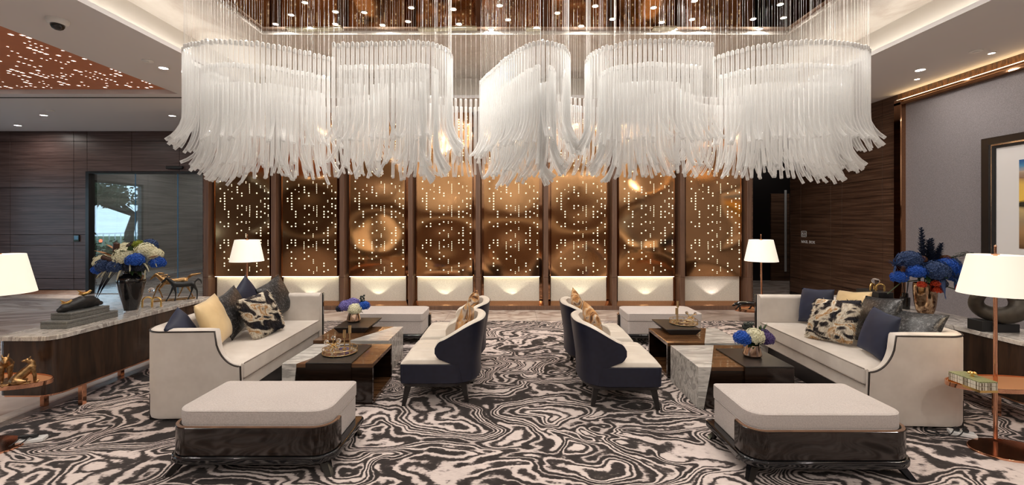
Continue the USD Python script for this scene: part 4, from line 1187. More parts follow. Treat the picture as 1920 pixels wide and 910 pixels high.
make_console('long dark walnut console with marble top behind the left sofa', -1, -3.68, -4.15, 3.41, 5.26)
make_console('long dark walnut console with marble top behind the right sofa', +1, 3.91, 4.37, 3.20, 5.35)


# ------------------------------------------------------------------ lamps with built-in oval table
def make_lamp(label, loc, rot, s=1):
    T = thing('floor_lamp', label, 'lamp', loc, rot)

    def oval(a, b, z, n=48):
        t = np.arange(n) / n * 2 * PI
        return np.column_stack([a * np.cos(t), b * np.sin(t), np.full(n, z)])
    sh = np.array([0, -.09, 0])
    part(T, 'base', stack([oval(.25, .16, 0) + sh, oval(.25, .16, .010) + sh, oval(.245, .155, .014) + sh]), 'copper', 40)
    tp, bt = np.array([0.0, -.0, 1.40]), np.array([.035 * s, .03, .012])
    ax = lambda z: bt + (tp - bt) * (z / 1.4)
    part(T, 'pole', tube([ax(.012), ax(.5), ax(1.36)], .0115, 14), 'copper', 40)
    c = np.array([.06 if s > 0 else -.016, .0, 0])
    part(T, 'table_top', stack([oval(.385, .145, .418) + c, oval(.395, .152, .418) + c, oval(.395, .152, .447) + c, oval(.387, .146, .447) + c, oval(.387, .146, .436) + c]), 'copper', 40, label='oval copper table rim')
    part(T, 'table_inlay', stack([oval(.386, .1455, .428) + c, oval(.386, .1455, .4368) + c]), 'leaf_tan', 40, label='tan leather inlay of the oval table')
    n = 48
    t = np.arange(n) / n * 2 * PI

    def ring(r, z):
        return np.column_stack([r * np.cos(t), r * np.sin(t), np.full(n, z)]) + ax(z) * [1, 1, 0]
    part(T, 'shade', stack([ring(.198, 1.07), ring(.2, 1.07), ring(.142, 1.352), ring(.139, 1.352), ring(.197, 1.072)], False, False), 'lamp_shade', 40, label='tapered cream fabric lamp shade')
    part(T, 'diffuser', stack([ring(.138, 1.335), ring(.138, 1.338)]), 'lamp_shade', 40, label='glowing disc at the top of the shade')
    part(T, 'bulb', ball(ax(1.17), .035, 2), 'bulb', True)
    part(T, 'finial', cat(lathe([(.001, 1.352), (.022, 1.352), (.022, 1.358), (.007, 1.36), (.007, 1.41), (.009, 1.415), (.001, 1.425)], 20, ax(1.352) * [1, 1, 0])), 'copper', 40)
    return T


l0 = make_lamp('floor lamp with oval copper table in the right foreground, a decorated box on it', (3.44, 3.04, .012), 0)
make_lamp('floor lamp with bronze animals on its oval copper table, cut by the left photo edge', (-3.72, 3.08, .012), 0, -1)
make_lamp('floor lamp behind the far end of the left sofa, in front of the bronze wall', (-3.47, 5.58, .012), 0, -1)
make_lamp('floor lamp behind the right sofa with a black panther on its oval table', (3.26, 5.60, .012), 0)

# ------------------------------------------------------------------ flowers
def florets(center, r, n, seed, up=.35, size=None, squash=.85, petals=4):
    """a mop head: n small florets of four petals on a ball"""
    rg = np.random.default_rng(seed)
    k = np.arange(n) + .5
    z = 1 - 2 * k / n * (1 - .18)
    ph = k * 2.399963
    q = np.sqrt(np.maximum(0, 1 - z * z))
    nrm = np.stack([q * np.cos(ph), q * np.sin(ph), z], 1)
    P = np.asarray(center) + nrm * r * [1, 1, squash] * (1 + rg.normal(0, .065, (n, 1)))
    size = size or r * 2.3 / math.sqrt(n)
    ref = np.where(np.abs(nrm[:, 2:3]) < .9, [[0, 0, 1.0]], [[1.0, 0, 0]])
    u = np.cross(nrm, ref)
    u /= np.linalg.norm(u, axis=1, keepdims=True)
    w = np.cross(nrm, u)
    rot = rg.random(n) * PI
    V, F = [], []
    for p in range(petals):
        a = rot + p * 2 * PI / petals
        d = u * np.cos(a)[:, None] + w * np.sin(a)[:, None]
        e = -u * np.sin(a)[:, None] + w * np.cos(a)[:, None]
        tip = P + d * size * 1.05 + nrm * size * .18
        l, rr = P + d * size * .6 + e * size * .48 + nrm * size * .42, P + d * size * .6 - e * size * .48 + nrm * size * .42
        V.append(np.stack([P, rr, tip, l], 1))
    V = np.concatenate(V).reshape(-1, 3)
    i = np.arange(len(V) // 4)[:, None] * 4
    return cat(trimesh.Trimesh(V, np.vstack([i + [0, 1, 2], i + [0, 2, 3]]), process=False), ball(center, r * .86, 2, None) if False else xf(ball((0, 0, 0), r * .88, 2, [1, 1, squash]), center))


def leaf(p, d, ln, w, droop=.3, n=5):
    p, d = np.asarray(p, float), np.asarray(d, float)
    d = d / np.linalg.norm(d)
    s = np.cross(d, [0, 0, 1.0])
    s = s / max(np.linalg.norm(s), 1e-6)
    up = np.cross(s, d)
    rows = []
    for k in range(n):
        t = k / (n - 1)
        c = p + d * ln * t - np.array([0, 0, 1]) * droop * ln * t * t
        ww = w * math.sin(PI * min(.06 + .94 * t, .995)) ** .8
        rows.append([c - s * ww / 2 + up * ww * .12, c, c + s * ww / 2 + up * ww * .12])
    return grid_mesh(np.array(rows))


def spray(origin, n, ln, w, seed, spread=1.0, upb=.2, droop=.35):
    rg = np.random.default_rng(seed)
    out = []
    for k in range(n):
        a = rg.random() * 2 * PI
        out.append(leaf(np.asarray(origin) + rg.normal(0, .012, 3), (math.cos(a) * spread, math.sin(a) * spread, upb + rg.normal(0, .3)), ln * (.7 + .6 * rg.random()), w, droop))
    return cat(out)


def spike(p, d, ln, r, seed, n=70):
    """a tapering spike of small overlapping scales"""
    rg = np.random.default_rng(seed)
    p, d = np.asarray(p, float), np.asarray(d, float) / np.linalg.norm(d)
    out = [tube([p, p + d * ln * .5, p + d * ln], [r * .45, r * .4, r * .12], 7)]
    u = np.cross(d, [1, .3, .2])
    u /= np.linalg.norm(u)
    w = np.cross(d, u)
    for k in range(n):
        t = k / n
        a = k * 2.4
        o = u * math.cos(a) + w * math.sin(a)
        out.append(leaf(p + d * ln * t + o * r * .35 * (1 - .5 * t), o * .8 + d * .7, r * 1.5 * (1 - .55 * t), r * .95 * (1 - .5 * t), 0, 4))
    return cat(out)


def catkin_strand(p, d, ln, r, seed, droop=.9):
    p, d = np.asarray(p, float), np.asarray(d, float)
    pts = [p + d * ln * t - np.array([0, 0, 1]) * droop * ln * t * t for t in np.linspace(0, 1, 9)]
    rr = [r * (.5 + .6 * math.sin(PI * (.15 + .8 * t))) for t in np.linspace(0, 1, 9)]
    m = tube(pts, rr, 8)
    rg = np.random.default_rng(seed)
    m.vertices += rg.normal(0, r * .16, m.vertices.shape)
    return m


# ---- left console: tall black vase with its big bouquet
VX, VY, VZ = -3.95, 4.42, .68
t = thing('vase', 'tall glossy black vase on the left marble console', 'vase', (VX, VY, VZ))
part(t, 'body', lathe([(.050, .004), (.056, .0), (.062, .03), (.084, .12), (.106, .22), (.118, .29), (.117, .325), (.102, .355), (.072, .375), (.062, .388), (.066, .40), (.061, .398), (.05, .36)], 40), 'black_lacquer', 40)
part(t, 'foot_ring', lathe([(.052, 0), (.058, .0), (.058, .008), (.05, .008)], 32), 'chrome', 40, label='clear foot ring')
b = thing('flower_bouquet', 'large bouquet of cream and blue hydrangeas with cattails in the black vase', 'flowers', (VX, VY, VZ + .43))
for k, (x, y, z, r, mt) in enumerate([(-.25, -.03, .07, .085, 'petal_white'), (-.16, -.10, .04, .085, 'petal_slate'), (-.05, -.12, .035, .075, 'petal_slate'), (.0, -.06, .13, .105, 'petal_white'), (-.10, .06, .19, .085, 'petal_white'), (.13, .02, .19, .085, 'petal_white'),
                                      (.21, .04, .15, .07, 'petal_white'), (.13, -.10, .10, .075, 'petal_blue'), (.26, .02, .06, .065, 'petal_blue'), (-.26, -.08, .00, .055, 'petal_blue'), (.10, .10, .24, .07, 'petal_slate'), (-.17, .10, .12, .07, 'petal_slate'), (.06, -.08, .03, .06, 'leaf_navy'), (-.01, .05, .22, .06, 'petal_plum'), (.16, -.07, .02, .05, 'leaf_navy')]):
    part(b, 'flower_head', florets((x, y, z), r, 190 if r > .07 else 110, 100 + k), mt)
part(b, 'moss_ball', florets((.05, .03, .25), .05, 90, 140), 'leaf_lime', label='lime green moss ball')
part(b, 'cattail', tube([(-.10, -.08, .06), (-.085, -.09, .13), (-.08, -.09, .14), (-.06, -.1, .27), (-.055, -.1, .28)], [.004, .012, .026, .026, .008], 14), 'cattail', 40, label='brown cattail')
part(b, 'cattail', tube([(-.04, -.12, .08), (-.07, -.13, .10), (-.17, -.13, .135), (-.18, -.13, .138)], [.008, .022, .022, .006], 12), 'cattail', 40, label='brown cattail')
part(b, 'dried_leaf', cat(leaf((-.08, -.11, .13), (-.9, -.1, .45), .20, .06, .1), leaf((-.12, -.05, .20), (-.8, 0, .6), .12, .035, .1), leaf((.20, -.02, .11), (.9, -.1, .35), .13, .05, .1)), 'leaf_tan')
cs = [((.01, -.11, .10), (-.2, -.6, .3)), ((.08, -.10, .09), (.5, -.6, .1)), ((.17, -.06, .06), (.8, -.3, .25)), ((-.08, -.12, .02), (-.5, -.5, .2)), ((-.03, -.13, .02), (-.2, -.5, .2)), ((.02, -.13, .0), (.05, -.5, .1)), ((-.12, -.10, .0), (-.9, -.3, .25)), ((.19, -.05, .02), (.3, -.4, .0)), ((-.2, -.06, .08), (.2, -.6, .3)), ((.22, 0, .1), (.7, -.4, .3))]
for k, (p, d) in enumerate(cs):
    part(b, 'catkin', catkin_strand(p, np.array(d), .12, .0075, k), 'catkin', True)
part(b, 'foliage', cat(spray((0, 0, .04), 22, .17, .06, 8, 1, .2, .35), spray((.0, 0, .12), 14, .22, .05, 9, 1, .5, .2)), 'leaf_green')
part(b, 'dark_ribbon', cat(*[leaf((-.16 + .02 * k, -.09, .0), (-.35 - .06 * k, -.1, -.8), .22 + .05 * (k % 3), .018, .25, 7) for k in range(6)]), 'leaf_navy', label='dark trailing leaves')
part(b, 'stem', cat(*[tube([(.03 * math.cos(k), .03 * math.sin(k), -.12), (.07 * math.cos(k), .06 * math.sin(k), .1)], .004, 5) for k in range(8)]), 'stem')

# ---- right console: mercury glass vase with blue bouquet
VX, VY = 4.14, 4.28
t = thing('vase', 'mottled silver and gold mercury glass vase on the right marble console', 'vase', (VX, VY, VZ))
part(t, 'body', lathe([(.045, 0), (.060, .004), (.072, .03), (.084, .10), (.092, .19), (.094, .27), (.092, .305), (.088, .307), (.087, .29), (.08, .2)], 40), 'mercury_glass', 40)
b = thing('flower_bouquet', 'large bouquet of blue hydrangeas with navy spires in the mercury glass vase', 'flowers', (VX, VY, VZ + .335))
for k, (x, y, z, r, mt) in enumerate([(-.16, 0, .20, .10, 'petal_slate'), (-.17, -.08, .09, .075, 'petal_blue'), (-.29, -.03, .03, .065, 'petal_blue'), (.0, -.10, .10, .11, 'petal_slate'), (.16, -.04, .14, .09, 'petal_blue'), (.28, -.03, .05, .085, 'petal_blue'), (.30, .05, .15, .08, 'petal_slate'), (.02, .08, .17, .09, 'petal_slate'), (.05, -.08, -.02, .065, 'leaf_navy'), (.36, .0, .10, .06, 'petal_blue')]):
    part(b, 'flower_head', florets((x, y, z), r, 210 if r > .07 else 120, 200 + k), mt)
for k, (x, y, z) in enumerate([(-.15, -.12, -.03), (-.02, -.13, -.02), (.0, -.13, -.08), (.27, -.10, -.04), (.31, -.08, -.01), (.24, -.1, -.06)]):
    part(b, 'orange_bloom', florets((x, y, z), .032, 26, 240 + k), 'petal_orange', label='orange bloom')
for k, (x, y, z) in enumerate([(-.05, -.02, .21), (.0, .02, .22), (.18, .02, .21), (.24, .03, .21), (-.22, -.02, .09)]):
    part(b, 'rust_bloom', florets((x, y, z), .035, 30, 260 + k), 'petal_rust', label='small rust coloured bloom')
for p, d, ln in (((-.02, .0, .18), (-.06, 0, 1), .34), ((.07, .02, .17), (.06, 0, 1), .24), ((.12, .02, .17), (.35, 0, 1), .20), ((.03, -.02, .18), (-.12, -.05, 1), .22)):
    part(b, 'spire', spike(p, d, ln, .038, int(ln * 100)), 'leaf_navy', label='navy leafy spire')
for k, (p, dirv) in enumerate([((-.32, -.02, .15), -1), ((.20, -.10, .03), .6)]):
    rg = np.random.default_rng(300 + k)
    part(b, 'spiky_flower', cat(*[leaf(p, (math.cos(a) , -.5 + .5 * math.sin(a * 3), math.sin(a) * .8 + .2), .10, .016, .1, 4) for a in np.linspace(0, 2 * PI, 24)]), 'petal_slate', label='spiky slate blue flower')
part(b, 'foliage', cat(spray((0, 0, .06), 18, .20, .05, 18, 1, .2, .25)), 'leaf_green')
part(b, 'grey_foliage', cat(*[spray((.26 + .045 * k, .04, .20 + .012 * k), 8, .06, .026, 30 + k, 1, .3, .1) for k in range(6)]), 'leaf_grey', label='grey green sprigs')
part(b, 'trailing_grass', cat(*[leaf((-.06 + .025 * k, -.13, .06), (.25 - .1 * k, -.25, -.6), .20, .012, .2, 6) for k in range(6)]), 'petal_slate')
part(b, 'stem', cat(*[tube([(.03 * math.cos(k), .03 * math.sin(k), -.15), (.08 * math.cos(k), .06 * math.sin(k), .1)], .004, 5) for k in range(9)], tube([(.02, 0, 0), (.2, -.05, -.07), (.36, -.08, -.13)], .005, 6), tube([(-.05, 0, 0), (-.26, -.02, -.02), (-.38, .0, -.14)], .005, 6)), 'stem')

# ---- low vases on the coffee tables
for (x, y, lb, fl, cols, sd) in ((-1.86, 5.0, 'small copper vase on the far left coffee table', 'low bunch of lilac, white and blue hydrangeas in the vase on the far left table', ('petal_lilac', 'petal_white', 'petal_blue', 'leaf_navy', 'petal_lilac'), 400),
                                 (2.175, 3.87, 'small copper vase on the near right coffee table', 'low bunch of blue, white and purple hydrangeas in the vase on the near right table', ('petal_blue', 'petal_white', 'petal_purple', 'leaf_grey', 'petal_purple'), 420)):
    zb = .43 if sd == 400 else .378
    t = thing('vase', lb, 'vase', (x, y, zb))
    part(t, 'body', lathe([(.05, 0), (.068, .003), (.079, .018), (.078, .03), (.066, .075), (.056, .108), (.053, .108), (.06, .07)], 36), 'rose_metal', 40)
    b = thing('flower_bouquet', fl, 'flowers', (x, y, zb + .10))
    if sd == 400:
        pos = [(-.08, -.02, .085, .075), (.035, -.06, .055, .072), (.12, 0, .085, .06), (-.16, .0, .05, .045), (-.03, .06, .10, .07)]
    else:
        pos = [(-.095, -.02, .07, .072), (.0, -.035, .09, .078), (.12, .0, .06, .068), (-.01, .06, .15, .04), (.13, .05, .09, .05)]
    for k, ((px_, py_, pz_, r), mt) in enumerate(zip(pos, cols)):
        part(b, 'flower_head', florets((px_, py_, pz_), r, 130, sd + k), mt)
    if sd == 400:
        part(b, 'berry', cat(*[ball((.10 + .02 * math.cos(k * 2.4), .02 * math.sin(k * 2.4), .14 + .008 * k), .012, 1) for k in range(9)]), 'leaf_grey', True)
    else:
        part(b, 'berry', cat(*[ball((-.01 + .035 * math.cos(k * 2.4), .04 + .03 * math.sin(k * 2.4), .185 + .003 * (k % 3)), .011, 1) for k in range(14)]), 'leaf_grey', True)
    part(b, 'foliage', cat(spray((0, 0, .03), 34, .085, .032, sd + 9, 1, .35, .3), spray((.09, .03, .10), 5, .09, .022, sd + 10, .5, 1.0, .1)), 'leaf_green')


# ---- round trays
def make_tray(x, y, lb, z=.43):
    t = thing('tray', lb, 'tray', (x, y, z))
    part(t, 'mirror_plate', lathe([(.150, .006), (.152, .006), (.152, .010), (.150, .010)], 48), 'chrome', 30, label='mirrored plate of the tray')
    ring = lambda r, z, rr: tube([(r * math.cos(a), r * math.sin(a), z) for a in np.linspace(0, 2 * PI, 49)], rr, 6, False)
    part(t, 'rim', cat(ring(.153, .010, .0045), ring(.153, .046, .0035)), 'brass', True)
    for k in range(7):
        a = k * 2 * PI / 7 + .25
        part(t, 'rim_post', tube([(.153 * math.cos(a), .153 * math.sin(a), 0), (.153 * math.cos(a), .153 * math.sin(a), .047)], .003, 6), 'brass')


make_tray(-1.61, 3.98, 'round brass rimmed tray on the near left coffee table', .378)
make_tray(1.964, 4.90, 'round brass rimmed tray on the far right coffee table')


def candlestick(x, y, h, lb, z=.441):
    t = thing('candlestick', lb, 'candlestick', (x, y, z))
    part(t, 'foot', lathe([(.022, 0), (.022, .003), (.006, .006)], 20), 'brass', 40)
    part(t, 'stem', lathe([(.0052, .004), (.0052, h - .07)], 14), 'brass', 40)
    part(t, 'cup', lathe([(.0125, h - .072), (.0135, h - .070), (.0135, h), (.011, h), (.011, h - .02)], 20), 'brass', 40)


candlestick(-1.60, 4.06, .18, 'shorter brass candlestick on the near left tray', .389)
candlestick(-1.53, 4.01, .235, 'taller brass candlestick on the near left tray', .389)
candlestick(1.895, 4.93, .16, 'shorter brass candlestick on the far right tray')
candlestick(1.925, 4.97, .235, 'taller brass candlestick on the far right tray')


def cluster(x, y, lb, dirs, L, r, z=.441):
    t = thing('crystal_ornament', lb, 'ornament', (x, y, z))
    c = np.array([0, 0, -min(d[2] for d in dirs) * L + r])
    part(t, 'gold_hub', cat(ball(c, .012, 1), *[tube([c, c + np.array(d) * L], .004, 6) for d in dirs]), 'gold', True)
    for d in dirs:
        part(t, 'crystal_ball', ball(c + np.array(d) * L, r, 2), 'crystal', True)


def unit(*v):
    v = np.array(v, float)
    return v / np.linalg.norm(v)


cluster(-1.655, 3.93, 'cluster of crystal balls on gold arms on the near left tray', [unit(-1, -.3, .55), unit(0, .2, 1), unit(.85, .2, .6), unit(-.7, -.6, -.35), unit(.9, -.5, -.3), unit(0, -1, -.1), unit(-.5, .8, -.3), unit(.4, .9, -.3), unit(.1, -.4, -.75)], .062, .022, .389)
cluster(2.02, 4.86, 'jack-shaped crystal and gold ornament on the far right tray', [unit(-.65, -.3, .85), unit(.9, -.1, .7), unit(.2, .8, -.2), unit(-.9, .2, -.65), unit(.6, -.5, -.7), unit(.0, -.6, .1)], .075, .018)

# ---- left console objects
st = thing('display_box', 'lower and larger of two stacked grey boxes on the left console', 'box', (-3.94, 3.90, .68))
part(st, 'box_base', cbox(-.115, .115, -.24, .24, 0, .040, .003), 'slate')
part(st, 'box_lid', cbox(-.115, .115, -.24, .24, .0415, .062, .003), 'slate')
st = thing('display_box', 'upper and smaller of two stacked grey boxes under the rock sculpture', 'box', (-3.95, 3.91, .742))
part(st, 'box_base', cbox(-.09, .09, -.18, .18, 0, .036, .003), 'slate')
part(st, 'box_lid', cbox(-.09, .09, -.18, .18, .0375, .056, .003), 'slate')
sc = thing('rock_sculpture', 'black rock sculpture with two golden birds on the stacked grey boxes', 'sculpture', (-3.96, 3.91, .798))
m = skin([(((0, -.14, .035), .035), ((.0, -.02, .055), .055)), (((0, -.02, .055), .055), ((0, .13, .04), .04)), (((.01, .0, .07), .048), ((.01, .08, .06), .046)), (((0, .13, .03), .03), ((.0, .19, .02), .02)), (((0, -.14, .03), .03), ((-.01, -.17, .02), .022))], .012, 18, 12)
m.vertices[:, 2] = np.maximum(m.vertices[:, 2], 0.0)
m.vertices += (meshkit.fbm(m.vertices * 22, 3, 4)[:, None] - .5) * .012 * m.vertex_normals
m.vertices[:, 2] -= m.vertices[:, 2].min()
part(sc, 'rock', m, 'black_matte', True)
for (y, z, k) in ((-.13, .066, .8), (.03, .118, 1.0)):
    part(sc, 'gold_bird', xf(skin([(((-.018, 0, .012), .006), ((0, 0, .010), .012)), (((0, 0, .010), .012), ((.020, 0, .018), .009)), (((.020, 0, .018), .009), ((.028, .0, .027), .007)), (((-.006, 0, .014), .008), ((-.03, .01, .03), .003)), (((.028, 0, .027), .004), ((.036, 0, .027), .0015))], 0, 12, 2), (0, y, z), .4, scale=k * 1.6), 'gold', True, label='small golden bird')
for k, (x, y, rz, lb) in enumerate(((-3.955, 4.62, .9, 'golden arch ornament nearer the black vase on the left console'), (-3.84, 4.60, .25, 'golden arch ornament beside the crystal ball on the left console'))):
    t = thing('arch_ornament', lb, 'ornament', (x, y, .68), rz)
    R, h = .042, .10
    pts = [(-R, 0, 0), (-R, 0, h * .5)] + [(-R * math.cos(a), 0, h * .6 + R * math.sin(a)) for a in np.linspace(0, PI, 13)] + [(R, 0, h * .5), (R, 0, 0)]
    part(t, 'arch', tube(pts, .0095, 12), 'gold', 50)
t = thing('crystal_ball', 'clear crystal ball resting on the golden arches by the black vase', 'ornament', (-3.915, 4.625, .835))
part(t, 'ball', ball((0, 0, .022), .029, 3), 'crystal', True)


def horse(bones_extra, leg_pose, s, seed, mane=True):
    """running horse facing -x, standing on z=0; leg_pose: 4 x (knee, hoof) offsets"""
    B = [(((.12, 0, .265), .046), ((0, 0, .255), .044)), (((0, 0, .255), .044), ((-.11, 0, .268), .048)), (((-.11, 0, .268), .040), ((-.175, 0, .345), .026)), (((-.175, 0, .345), .026), ((-.205, 0, .375), .021)),
         (((-.205, 0, .375), .021), ((-.245, 0, .335), .014)), (((-.245, 0, .335), .014), ((-.268, 0, .310), .010)), (((-.200, .008, .39), .006), ((-.197, .010, .408), .002)), (((-.200, -.008, .39), .006), ((-.197, -.010, .408), .002))]
    hips = [(-.115, .022, .25), (-.115, -.022, .25), (.125, .022, .255), (.125, -.022, .255)]
    for (hx, hy, hz), (kx, kz, fx_, fz) in zip(hips, leg_pose):
        k = (hx + kx, hy, kz)
        f = (hx + fx_, hy, fz)
        mid = (hx + (kx + fx_) / 2 + .004, hy, (kz + fz) / 2)
        B += [(((hx, hy, hz), .032 if hx > 0 else .026), (k, .012)), ((k, .012), (mid, .008)), ((mid, .008), (f, .009))]
    B += bones_extra
    return xf(skin(B, .012, 14, 5), scale=s)


hs = thing('horse_figurine', 'black cast horse figurine in front on the left console', 'figurine', (-3.86, 5.0, .68), -PI / 2 + 2.25)
tail = [(((.15, 0, .285), .014), ((.20, 0, .335), .012)), (((.20, 0, .335), .012), ((.235, 0, .30), .010)), (((.235, 0, .30), .010), ((.24, 0, .25), .004))]
part(hs, 'body', horse(tail, [(-.035, .155, -.10, .008), (.02, .14, .01, .008), (-.01, .15, -.06, .008), (.055, .145, .055, .008)], .72, 1), 'black_matte', True)
hs = thing('horse_figurine', 'bronze galloping horse figurine behind the black horse on the left console', 'figurine', (-3.98, 5.02, .68), -PI / 2 + 2.25)
tail = [(((.15, 0, .285), .016), ((.20, 0, .335), .020)), (((.20, 0, .335), .020), ((.27, 0, .345), .016)), (((.27, 0, .345), .016), ((.31, 0, .355), .007))]
mane = [(((-.18, 0, .39), .014), ((-.12, .0, .385), .010)), (((-.15, 0, .35), .016), ((-.08, 0, .36), .010)), (((-.12, 0, .32), .018), ((-.05, 0, .33), .008))]
part(hs, 'body', xf(horse(tail + mane, [(-.08, .19, -.13, .03), (-.06, .16, -.02, .04), (-.03, .15, -.08, .03), (.04, .14, .09, .02)], .80, 2), (0, 0, .012)), 'bronze_cast', True)
part(hs, 'base', xf(soft_slab(-.20, .20, -.05, .05, 0, .014, .03, .004), (.0, 0, 0)), 'bronze_cast', 40)

# ---- right console objects
st = thing('gift_box', 'lower and larger black box with gold knob on the right console', 'box', (4.15, 4.90, .68))
part(st, 'box', cbox(-.10, .10, -.20, .20, 0, .068, .003), 'black_matte')
part(st, 'knob', cat(ball((-.107, -.02, .036), .011, 2), xf(lathe([(.007, 0), (.007, .012)], 12), (-.112, -.02, .036), 0, PI / 2)), 'gold', True)
st = thing('gift_box', 'upper and smaller black box with gold knob under the golden arches', 'box', (4.16, 4.91, .748))
part(st, 'box', cbox(-.085, .085, -.16, .15, 0, .062, .003), 'black_matte')
part(st, 'knob', cat(ball((-.092, -.02, .034), .010, 2), xf(lathe([(.006, 0), (.006, .012)], 12), (-.097, -.02, .034), 0, PI / 2)), 'gold', True)
for x, y, rz, lb in ((4.15, 4.92, .35, 'left golden arch ornament on the stacked black boxes'), (4.19, 4.86, -.5, 'right golden arch ornament on the stacked black boxes')):
    t = thing('arch_ornament', lb, 'ornament', (x, y, .81), rz)
    R, h = .036, .07
    pts = [(-R, 0, 0), (-R, 0, h * .5)] + [(-R * math.cos(a), 0, h * .6 + R * math.sin(a)) for a in np.linspace(0, PI, 13)] + [(R, 0, h * .5), (R, 0, 0)]
    part(t, 'arch', tube(pts, .010, 12), 'gold', 50)
t = thing('crystal_ball', 'clear crystal ball resting on the golden arches over the black boxes', 'ornament', (4.165, 4.895, .893))
part(t, 'ball', ball((0, 0, .028), .040, 3, [1, 1, .8]), 'crystal', True)
t = thing('reed_diffuser', 'small black bottle with dark reeds beside the mercury glass vase', 'diffuser', (4.14, 4.50, .68))
part(t, 'bottle', lathe([(.034, 0), (.040, .004), (.043, .10), (.043, .125), (.028, .13), (.026, .165), (.028, .168), (.022, .168), (.02, .14)], 28), 'black_lacquer', 40)
part(t, 'reed', cat(*[tube([(0.004 * math.cos(k), .004 * math.sin(k), .02), (.035 * math.cos(k * 1.3), .03 * math.sin(k * 1.3), .30)], .002, 5) for k in range(7)]), 'black_wood')
kn = thing('knot_sculpture', 'dark bronze twisted ring sculpture on two black blocks on the right console', 'sculpture', (4.06, 3.58, .68))
part(kn, 'plinth', cbox(-.05, .14, -.05, .07, 0, .07, .003), 'black_matte')
part(kn, 'plinth', cbox(-.14, -.052, -.02, .10, 0, .09, .003), 'black_matte')
m = tube([(.115 * math.cos(a) * 1.12, .03 * math.sin(2 * a), .115 * math.sin(a)) for a in np.linspace(0, 2 * PI, 90)], [.056 + .014 * math.sin(a + 2.4) for a in np.linspace(0, 2 * PI, 90)], 22)
m = xf(m, (0, 0, 0), -.5)
m.vertices[:, 2] -= m.vertices[:, 2].min() - .069
m.vertices[:, 0] += .01
part(kn, 'ring', m, 'slate_bronze', True)

# ---- animals on the lamp tables
ZTB = .012 + .4368


def sitting_cat():
    B = [(((.055, 0, .035), .034), ((.03, 0, .06), .036)), (((.03, 0, .06), .036), ((-.03, 0, .125), .029)), (((-.03, 0, .125), .027), ((-.035, 0, .158), .018)), (((-.035, 0, .158), .018), ((-.015, 0, .178), .018)), (((-.015, 0, .178), .015), ((.012, 0, .176), .009)),
         (((-.022, .012, .19), .006), ((-.026, .015, .202), .003)), (((-.022, -.012, .19), .006), ((-.026, -.015, .202), .003))]
    for y in (.016, -.016):
        B += [(((-.04, y, .11), .014), ((-.05, y, .05), .009)), (((-.05, y, .05), .009), ((-.05, y, .008), .008)), (((-.05, y, .008), .008), ((-.066, y, .006), .006))]
        B += [(((.05, y * 1.9, .035), .026), ((.0, y * 1.9, .026), .013)), (((.03, y * 1.9, .012), .011), ((-.02, y * 1.9, .007), .007))]
    B += [(((.085, 0, .012), .012), ((.115, .01, .009), .007))]
    m = skin(B, .008, 14, 5)
    m.vertices[:, 2] -= m.vertices[:, 2].min()
    return m


t = thing('animal_figurine', 'bronze sitting leopard figurine on the left oval copper table', 'figurine', (-3.46, 3.03, ZTB), 3.9)
part(t, 'body', xf(sitting_cat(), scale=.92), 'bronze_cast', True)
t = thing('animal_figurine', 'bronze standing wolf figurine on a small plaque on the left copper table', 'figurine', (-3.62, 3.05, ZTB), -.75)
B = [(((-.06, 0, .125), .030), ((.03, 0, .135), .034)), (((.03, 0, .135), .034), ((.065, 0, .165), .026)), (((.065, 0, .165), .024), ((.085, 0, .175), .020)), (((.085, 0, .175), .017), ((.118, 0, .160), .009)), (((.08, .013, .19), .006), ((.075, .016, .21), .002)), (((.08, -.013, .19), .006), ((.075, -.016, .21), .002)), (((-.08, 0, .13), .010), ((-.115, 0, .09), .010)), (((-.115, 0, .09), .010), ((-.12, 0, .05), .004))]
for x, y in ((.04, .018), (.045, -.018), (-.06, .02), (-.065, -.02)):
    B += [(((x, y, .115), .018), ((x + (.004 if x > 0 else .012), y, .06), .009)), (((x + (.004 if x > 0 else .012), y, .06), .009), ((x, y, .01), .008)), (((x, y, .01), .008), ((x + .014, y, .008), .006))]
part(t, 'body', xf(skin(B, .008, 14, 4), (0, 0, .008)), 'bronze_cast', True)
part(t, 'base', soft_slab(-.10, .09, -.045, .045, 0, .011, .04, .004), 'bronze_cast', 40)
t = thing('panther_figurine', 'black prowling panther figurine on the copper table behind the right sofa', 'figurine', (3.06, 5.60, ZTB), PI)
B = [(((-.10, 0, .075), .030), ((0, 0, .082), .029)), (((0, 0, .082), .029), ((.09, 0, .080), .031)), (((.09, 0, .080), .026), ((.13, 0, .072), .018)), (((.13, 0, .072), .020), ((.15, 0, .062), .017)), (((.15, 0, .062), .014), ((.168, 0, .052), .010)), (((-.12, 0, .085), .010), ((-.165, 0, .06), .008)), (((-.165, 0, .06), .008), ((-.19, .0, .02), .006)), (((.138, .012, .085), .005), ((.136, .014, .095), .003)), (((.138, -.012, .085), .005), ((.136, -.014, .095), .003))]
for x, y, dx in ((.085, .018, .05), (.08, -.018, -.02), (-.09, .018, -.04), (-.095, -.018, .03)):
    B += [(((x, y, .065), .020), ((x + dx * .5, y, .035), .011)), (((x + dx * .5, y, .035), .011), ((x + dx, y, .010), .009)), (((x + dx, y, .01), .009), ((x + dx + .014, y, .007), .006))]
m = skin(B, .008, 14, 4)
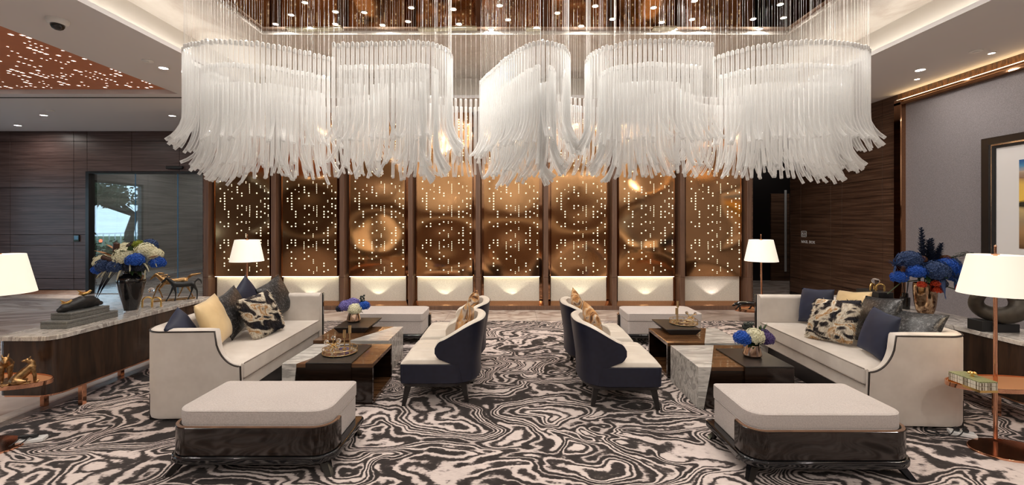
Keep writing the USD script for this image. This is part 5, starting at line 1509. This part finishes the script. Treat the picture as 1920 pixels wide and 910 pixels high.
m.vertices[:, 2] -= m.vertices[:, 2].min()
part(t, 'body', m, 'black_lacquer', True)

t = thing('trinket_box', 'green shagreen trinket box with bone sides and gold knob on the right copper table', 'box', (3.20, 2.97, ZTB))
part(t, 'box_base', cbox(-.060, .060, -.105, .105, 0, .040, .002), 'bone_inlay')
part(t, 'side_band', cat(box(-.061, -.0595, -.105, .105, .0, .016), box(-.061, .061, -.1055, -.1045, 0, .016)), 'gold')
part(t, 'lid_side', cbox(-.060, .060, -.105, .105, .0415, .066, .002), 'bone_inlay')
part(t, 'lid_top', cbox(-.060, .060, -.105, .105, .0662, .074, .002), 'shagreen_green', label='green shagreen lid')
part(t, 'knob', cat(lathe([(.012, .074), (.012, .078), (.006, .080), (.006, .092), (.01, .094)], 16), *[ball((.017 * math.cos(a), .017 * math.sin(a), .098), .009, 1) for a in np.linspace(0, 2 * PI, 6)[:-1]], ball((0, 0, .1), .008, 1)), 'gold', 40)


# ---- power strips on the carpet
def power(loc, rz, lb, plugs):
    t = thing('power_strip', lb, 'power strip', loc, rz)
    part(t, 'socket_block', cbox(-.075, .075, -.035, .035, 0, .028, .005), 'white_plastic')
    for k in range(plugs):
        part(t, 'plug', cat(xf(skin([(((-.03 + .05 * k, 0, .04), .018), ((-.05 + .05 * k, -.03, .055), .010))], 0, 10, 0))), 'black_matte', True)
        pts = [(-.05 + .05 * k, -.03, .055), (-.09 + .04 * k, -.07, .04), (-.15, -.10 + .03 * k, .006), (-.22, -.06, .006), (-.20, .0 + .02 * k, .006), (-.13, -.03, .008), (-.16, -.12, .006), (-.28, -.14, .006)]
        part(t, 'cable', tube(curve([(a, b) for a, b, _ in pts], .012).tolist() and [(*p, max(.006, .05 * math.exp(-i * .35))) for i, p in enumerate(curve([(a, b) for a, b, _ in pts], .012))], .0035, 6), 'black_matte', True)


power((3.34, 3.17, .012), -.5, 'white power strip with black plugs on the carpet beside the right sofa', 2)
power((-3.47, 3.08, .012), .35, 'white power strip with black plugs on the carpet at the left lamp base', 2)
